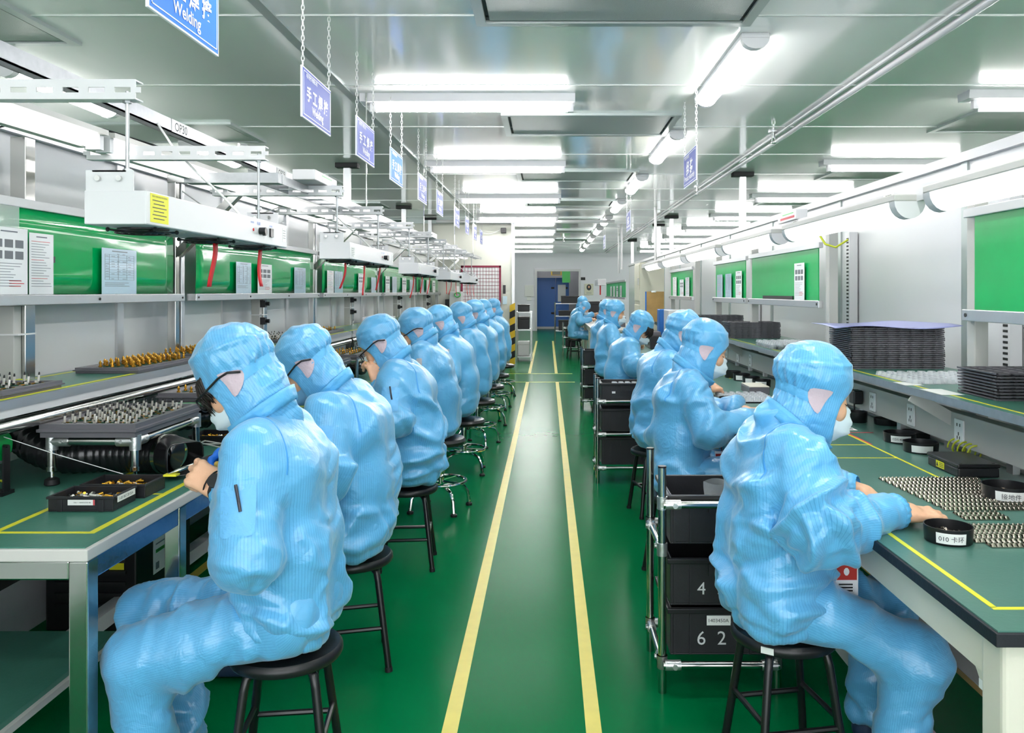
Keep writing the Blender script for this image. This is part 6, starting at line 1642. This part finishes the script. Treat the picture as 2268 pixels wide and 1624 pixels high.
b = MB(); b.tube([(-1.63+.05*math.cos(a),14.69,1.34+.04*math.sin(a)) for a in np.linspace(0,2*PI,16,endpoint=False)],.010,6,True); b.obj('ring', M['led_green'], t, smooth=True)
b = MB(); b.box(-1.86,-1.76,14.72,14.98,1.05,1.26); b.obj('dark_case', M['black_plastic'], t, bevel=.01)
# doorway and beyond
d = MB(); d.box(-.46,-.38,28.95,29.14,0,2.20).box(1.10,1.18,28.95,29.14,0,2.20).box(-.38,1.10,28.95,29.14,2.12,2.20); struct(d,'door_1',M['white'])
t = thing('blue_door','tall blue double door seen through the far doorway','door',(.15,30.6,0)); t['kind'] = 'structure'; t.name = 'door_2'
for x0, x1 in ((-.42,.30),(.31,.80)):
    b = MB(); b.box(x0,x1,30.6,30.66,.08,1.92); l_ = b.obj('leaf', M['bluedoor'], t, bevel=.004)
    for z in (.55,1.5):
        b = MB(); b.box(x1-.17,x1-.05,30.58,30.6,z,z+.07); b.obj('handle', M['dark'], l_)
b = MB(); b.box(-.50,.84,30.58,30.68,0,.08); b.obj('threshold', M['white'], t)
b = MB(); b.box(.38,.68,30.57,30.59,1.02,1.66); solo(b,'door_notice',M['paper'],'white notice on the right leaf of the blue door','notice',base=(.5,30.58,1.3),bevel=.004)
b = MB().mat(0).box(.12,.50,28.955,28.98,1.98,2.13).mat(1)
for k in range(3): b.box(.16,.46,28.950,28.955,2.0+.04*k,2.035+.04*k)
solo(b,'door_sign',[M['hazy'],M['ink']],'pale yellow sign hanging in the top of the far doorway','sign',base=(.3,28.9,2.0))
b = MB(); b.box(.52,.80,28.955,28.98,1.72,2.13); solo(b,'exit_banner',M['led_green'],'green and white banner beside the yellow sign in the doorway','banner',base=(.66,28.9,1.9))
for (x,z,w,h,m,l) in ((-.66,1.42,.32,.42,'label','white notice sheet on the far wall left of the doorway'),(-.66,1.16,.16,.14,'label','small white switch box under the notice on the far wall'),(1.26,1.86,.16,.10,'dark','small black plate on the far wall right of the doorway')):
    b = MB(); b.box(x-w/2,x+w/2,28.97,29.0,z-h/2,z+h/2); solo(b,'wall_card',M[m],l,'notice',base=(x,28.98,z),bevel=.003)
t = thing('portrait_plaque','cream plaque with an oval dark portrait on the far wall','plaque',(1.47,28.98,1.5))
b = MB(); b.box(1.31,1.63,28.96,29.0,1.28,1.68); b.obj('panel', M['hazy'] if False else M['cabinet'], t, bevel=.006)
b = MB(); b.lathe([(0,0),(.085,0),(.085,.006),(0,.006)],(0,0,0),20); o = MB()
o.ball((1.47,28.957,1.55),.085,16,10,(1,.05,1.25)); o.obj('oval', M['inkk'], t, smooth=True)
o = MB(); o.ball((1.47,28.951,1.565),.034,12,8,(1,.06,1.25)); o.obj('face', M['skin'], t, smooth=True)
b = MB(); 
for k in range(2): b.box(1.38,1.56,28.957,28.96,1.33+.03*k,1.34+.03*k)
b.obj('caption', M['ink'], t)
b = MB(); b.box(-.7,1.3,31.9,32.1,CZ-.05,CZ-.01); solo(b,'passage_fill_light',M['lampb'],'added fill light in the passage beyond the far doorway','light',base=(.3,32,CZ-.03))  # glowing box added to brighten the passage behind the doorway
# distant bench, racks and boxes on the right
t = thing('workbench','distant cream workbench where the last two workers sit','workbench',(1.2,16.5,0))
b = MB(); b.box(.77,1.6,13.8,20,TZ-.03,TZ); b.obj('tabletop', M['edge'], t, bevel=.003)
for y in (13.86,15.9,17.9,19.9):
    for x in (.80,1.5): b = MB(); b.box(x,x+.07,y,y+.07,0,TZ-.03); b.obj('leg', M['cream'], t, bevel=.006)
b = MB(); b.box(.80,.83,13.9,19.9,TZ-.12,TZ-.03); b.obj('apron', M['cream'], t)
rb_ = thing('green_board','distant green board with hanging sheets behind the last workers','board',(1.7,20.5,1.27))
b = MB(); b.box(1.70,1.71,17.8,23.5,1.27,1.62); b.obj('sheet', M['greenm'], rb_); b = MB(); b.box(1.68,1.72,17.7,23.6,1.62,1.66).box(1.68,1.72,17.7,23.6,1.23,1.27); b.obj('rails', M['alu'], rb_)
for k in range(4): paper(1.69,18.8+.95*k,1.275,.5,.26,k%3,-1,'sheet on the distant green board, %s from the near end' % n2[k].replace('nearest','first'),False,grp='sheets on the distant green board')
t = thing('ionizing_blower','distant white air blower with red ribbons above the last workers','air blower',(1.15,17.5,1.5))
b = MB(); b.box(1.05,1.22,17.0,18.1,1.53,1.66); b.obj('case', M['white'], t, bevel=.004)
for k in range(2):
    b = MB(); b.box(1.10+.03*k,1.125+.03*k,17.2+.4*k,17.21+.4*k,1.33,1.53); b.obj('ribbon', M['red'], t)
for (x,y,z,w,d_,h,l,m) in ((.98,13.95,TZ,.20,.34,.10,'black slotted tray box on the near end of the distant bench','tote'),(1.28,15.2,TZ,.3,.5,.18,'black machine with pale parts on the distant bench','tray'),(1.05,19.3,TZ,.34,.5,.42,'stack of black boxes beyond the last workers, nearer','tote'),(1.45,19.4,TZ,.34,.5,.45,'stack of black boxes beyond the last workers, farther right','tote'),(1.3,17.0,TZ,.2,.4,.26,'white appliance on the distant bench','white'),(.62,22.3,1.08,.5,.4,.20,'black boxes on top of the far shelf rack','tote'),(.55,22.3,.74,.5,.4,.14,'black trays on the middle of the far shelf rack','tote'),(.45,22.3,.34,.3,.4,.28,'black bin in the bottom of the far shelf rack','tote'),(.50,17.9,.20,.22,.3,.42,'dark tote in the distant pipe rack','tote')):
    t = thing('storage_box',l,'box',(x,y,z)); b = MB(); b.box(x-w/2,x+w/2,y-d_/2,y+d_/2,z+.0005,z+h*.82); b.obj('case', M[m], t, bevel=.008); b = MB(); b.box(x-w/2-.006,x+w/2+.006,y-d_/2-.006,y+d_/2+.006,z+h*.82,z+h); b.obj('lid', M[m], t, bevel=.005)
t = thing('shelf_rack','steel shelf rack holding black boxes before the blue door','rack',(.5,22.3,0))
for x in (.20,.82):
    for y in (22.05,22.55): b = MB(); b.cyl((x,y,0),(x,y,1.10),.016,8); b.obj('post', M['steel'], t, smooth=True)
for z in (.32,.72,1.06): b = MB(); b.box(.20,.82,22.05,22.55,z,z+.02); b.obj('shelf', M['alu'], t)
rack(.34,.66,17.7,18.1,.72,[(.60,'fb'),(.40,'flbr'),(.18,'flbr')],'distant pipe rack beside the last workers')
# ================================================================== workers
SUIT = (M['suit'],M['suit_trim']); SUITF = (M['suit_far'],M['suit_trim'])
def spine(lean=0., dz=0., x=0.):
    return ((.005+x,0,.53+dz),(.005+x-.01,0,.70+dz),(.012+x+lean*.5,0,.89+dz),(.055+x+lean,0,1.025+dz))
build_person('person with wristwatch and sleeve pen soldering at the nearest left bench', (-.71,2.29,0), -1,
  sp=((.015,0,.53),(.015,0,.70),(.025,0,.90),(.075,0,1.035)), head=(.155,0,1.152), hp=(.62,0,0),
  arms=((.035,.255,.735),(.125,.165,.878),(.06,-.25,.76),(.185,-.19,.905)), knees=((.385,.13,.415),(.44,-.14,.44)), feet=((.33,.13,.09),(.40,-.14,.09)),
  vox=.0062, suit=SUIT, near='L', glasses=True, mask='mask', hair=True, pocket=True, pencol=True, watch=True, glove='R', cots=(('L',0),('L',4)), seed=1,
  hand_up={'L':{'dir':(.80,-.18,.36),'up':(-.15,.85,.5),'curl':(.75,.9,.5),'thumb':.8},'R':{'dir':(.75,.5,.05),'up':(-.2,-.6,.8),'curl':(.8,.9,.6),'thumb':.8}})
build_person('person in glasses and blue mask bent low, second in the left row', (-.70,3.09,0), -1,
  sp=((.02,0,.53),(.005,0,.70),(.03,0,.89),(.10,0,1.005)), head=(.205,.0,1.115), hp=(.72,0,0),
  arms=((.08,.27,.76),(.20,.12,.85),(.06,-.25,.745),(.26,-.10,.86)), vox=.0075, suit=SUIT, near='L', glasses=True, mask='mask_blue', glove='R', pocket=True, seed=2)
build_person('person in glasses lifting yellow-tipped fingers to the face, third in the left row', (-.69,4.18,0), -1,
  sp=((.0,0,.53),(-.02,0,.70),(.01,0,.89),(.085,0,1.015)), head=(.165,0,1.125), hp=(.60,0,0),
  arms=((.06,.26,.77),(.15,.12,.93),(.09,-.24,.77),(.17,-.06,.93)), vox=.0085, suit=SUIT, near='L', glasses=True, mask='mask', pocket=True, pencol=True, arm_patch=False, cots=(('L',0),('L',4),('R',0)), seed=3,
  hand_up={'L':{'dir':(.35,-.3,.8),'up':(-.6,.6,.4)},'R':{'dir':(.35,.3,.8),'up':(-.6,-.6,.4)}})
build_person('person in glasses and grey mask with grey sleeve patch, fourth in left row', (-.70,5.22,.04), -1,
  sp=spine(.045), head=(.14,0,1.100), hp=(.45,.1,0), arms=((.07,.26,.75),(.22,.12,.84),(.07,-.25,.745),(.24,-.10,.86)), vox=.010, suit=SUIT, near='L', glasses=True, mask='mask_grey', arm_patch=True, seed=5)
build_person('person in hooded suit with pale sleeve patch, fifth in the left row', (-.66,6.30,.02), -1,
  sp=spine(.05), head=(.175,0,1.120), hp=(.6,0,0), arms=((.07,.26,.75),(.22,.12,.84),(.07,-.25,.745),(.24,-.10,.86)), vox=.011, suit=SUITF, near='L', mask='mask', arm_patch=True, seed=6)
build_person('person half hidden behind the fifth worker, sixth in the left row', (-.65,7.43,.02), -1,
  sp=spine(.03), head=(.14,0,1.125), hp=(.55,0,0), arms=((.07,.26,.75),(.22,.12,.84),(.07,-.25,.745),(.24,-.10,.86)), vox=.012, suit=SUITF, near='L', mask='mask', seed=7)
build_person('person in blue hooded suit sitting upright, seventh in the left row', (-.64,8.57,.02), -1,
  sp=spine(.01), head=(.13,0,1.13), hp=(.45,0,0), arms=((.07,.26,.75),(.22,.12,.84),(.07,-.25,.745),(.24,-.10,.86)), vox=.013, suit=SUITF, near='L', mask='mask', seed=8)
build_person('person in blue hooded suit, second from the far end of left row', (-.63,9.72,.02), -1,
  sp=spine(.02), head=(.14,0,1.13), hp=(.5,0,0), arms=((.07,.26,.75),(.22,.12,.84),(.07,-.25,.745),(.24,-.10,.86)), vox=.014, suit=SUITF, near='L', mask='mask', seed=9)
build_person('person in blue hooded suit at the far end of the left row', (-.62,11.0,.02), -1,
  sp=spine(.02), head=(.12,0,1.13), hp=(.45,0,0), arms=((.07,.26,.75),(.22,.12,.84),(.07,-.25,.745),(.24,-.10,.86)), vox=.015, suit=SUITF, near='L', mask='mask', seed=10)
# right row
build_person('person in striped blue suit with white mask and red badge, nearest on right', (.68,2.41,0), 1,
  sp=((-.015,0,.53),(-.02,0,.70),(-.005,0,.87),(.02,0,.99)), head=(.108,0,1.094), hp=(.30,0,0),
  arms=((.06,.25,.75),(.27,.12,.785),(.04,-.26,.77),(.28,-.17,.795)), knees=((.38,.13,.40),(.345,-.13,.37)), feet=((.34,.13,.09),(.30,-.13,.09)),
  vox=.0062, suit=SUIT, near='R', brows=True, badge=True, seed=4, hand_up={'R':{'dir':(.9,.05,-.12),'up':(.1,-.15,1),'curl':(.25,.35,.25),'thumb':.4},'L':{'dir':(.8,-.3,-.25),'up':(.2,.1,1),'curl':(.5,.8,.5)}})
build_person('person with white mask working over clear trays, second in the right row', (.66,4.0,0), 1,
  sp=((-.01,0,.53),(-.02,0,.70),(-.005,0,.87),(.03,0,.995)), head=(.115,0,1.11), hp=(.34,0,0),
  arms=((.10,.25,.76),(.30,.10,.80),(.09,-.26,.76),(.33,-.13,.795)), vox=.0078, suit=SUIT, near='R', brows=True, seed=11, badge=True)
build_person('person with grey mask bending forward, third in the right row', (.67,5.15,0), 1,
  sp=((.0,0,.53),(.0,0,.70),(.03,0,.89),(.09,0,1.005)), head=(.19,0,1.12), hp=(.5,0,0),
  arms=((.10,.25,.76),(.30,.10,.80),(.10,-.26,.78),(.30,-.13,.80)), vox=.009, suit=SUIT, near='R', mask='mask_grey', seed=12)
build_person('person looking down with dark hair showing, fourth in the right row', (.63,7.1,0), 1,
  sp=((.0,0,.53),(-.01,0,.70),(.03,0,.87),(.09,0,.975)), head=(.175,0,1.08), hp=(.6,-.25,0),
  arms=((.10,.25,.76),(.30,.10,.80),(.09,-.26,.77),(.30,-.13,.80)), vox=.010, suit=SUITF, near='R', mask='mask', hair=True, seed=13)
build_person('person with white mask and dark red lanyard, fifth in the right row', (.69,9.3,0), 1,
  sp=((-.02,0,.53),(-.02,0,.70),(-.005,0,.89),(.03,0,1.01)), head=(.085,0,1.15), hp=(.20,-.2,0),
  arms=((.10,.25,.76),(.28,.10,.80),(.09,-.26,.77),(.28,-.13,.80)), vox=.0115, suit=SUITF, near='R', mask='mask', brows=True, seed=14)
build_person('person mostly hidden behind the fifth worker of the right row', (.70,10.6,0), 1,
  sp=((-.02,0,.53),(-.02,0,.70),(-.005,0,.89),(.03,0,1.01)), head=(.085,0,1.14), hp=(.30,-.2,0),
  arms=((.10,.25,.76),(.28,.10,.80),(.09,-.26,.77),(.28,-.13,.80)), vox=.0135, suit=SUITF, near='R', mask='mask', seed=15)
build_person('person in blue suit seated at the distant bench, nearer of two', (.55,17.0,0), 1,
  sp=spine(.07,-.06), head=(.22,0,1.05), hp=(.7,0,0), arms=((.10,.25,.76),(.30,.10,.82),(.12,-.26,.77),(.34,-.13,.82)), vox=.017, suit=SUITF, near='R', mask='mask', seed=16)
build_person('person in blue suit reaching forward at the distant bench, farther of two', (.60,18.1,0), 1,
  sp=spine(.05), head=(.17,0,1.14), hp=(.4,0,0), arms=((.16,.25,.80),(.38,.15,.86),(.18,-.26,.82),(.40,-.20,.90)), vox=.017, suit=SUITF, near='R', mask='mask', seed=17)
stool(.60,18.15,'black round stool under the farther of the last two workers',.3)
# soldering iron held in the blue glove
t = thing('soldering_iron','soldering iron held in the blue glove of the nearest left worker','soldering iron',(-1.02,2.36,.88))
b = MB(); b.tube([(-.945,2.42,.925),(-1.0,2.395,.905),(-1.03,2.38,.895)],.011,10,rs=[.009,.012,.010]); b.obj('grip', M['black_rubber'], t, smooth='all')
b = MB(); b.tube([(-1.03,2.38,.895),(-1.075,2.36,.88),(-1.10,2.348,.871)],.005,8,rs=[.006,.005,.0015]); b.obj('tip', M['steel'], t, smooth='all')
b = MB(); b.box(-1.105,-1.068,2.335,2.36,.868,.873); solo(b,'work_piece',M['yellow'],'small yellow board held between the fingers of the nearest left worker','circuit board',base=(-1.085,2.345,.857))
cam = bpy.data.cameras.new('camera'); co = bpy.data.objects.new('camera', cam); COL.objects.link(co)
co.location = (0,0,1.4); co.rotation_euler = (PI/2,0,0)
cam.sensor_width = 36; cam.lens = 1800/2268*36; cam.shift_x = (1134-1213)/2268; cam.shift_y = (646-812)/2268
cam.clip_start = .05; cam.clip_end = 100
scn.camera = co
vs = scn.view_settings; vs.view_transform = 'Standard'; vs.look = 'None'; vs.gamma = 1; vs.use_curve_mapping = False; vs.exposure = 1.68
scn.cycles.use_denoising = True; scn.cycles.max_bounces = 5; scn.cycles.diffuse_bounces = 3; scn.cycles.glossy_bounces = 3
scn.cycles.transparent_max_bounces = 8; scn.cycles.caustics_reflective = False; scn.cycles.caustics_refractive = False
scn.cycles.sample_clamp_indirect = 6

scn.cycles.adaptive_threshold = .09
w = bpy.data.worlds.new('world'); scn.world = w; w.use_nodes = True
bg = w.node_tree.nodes['Background']; bg.inputs[0].default_value = (.93,.97,1,1); bg.inputs[1].default_value = 1.3
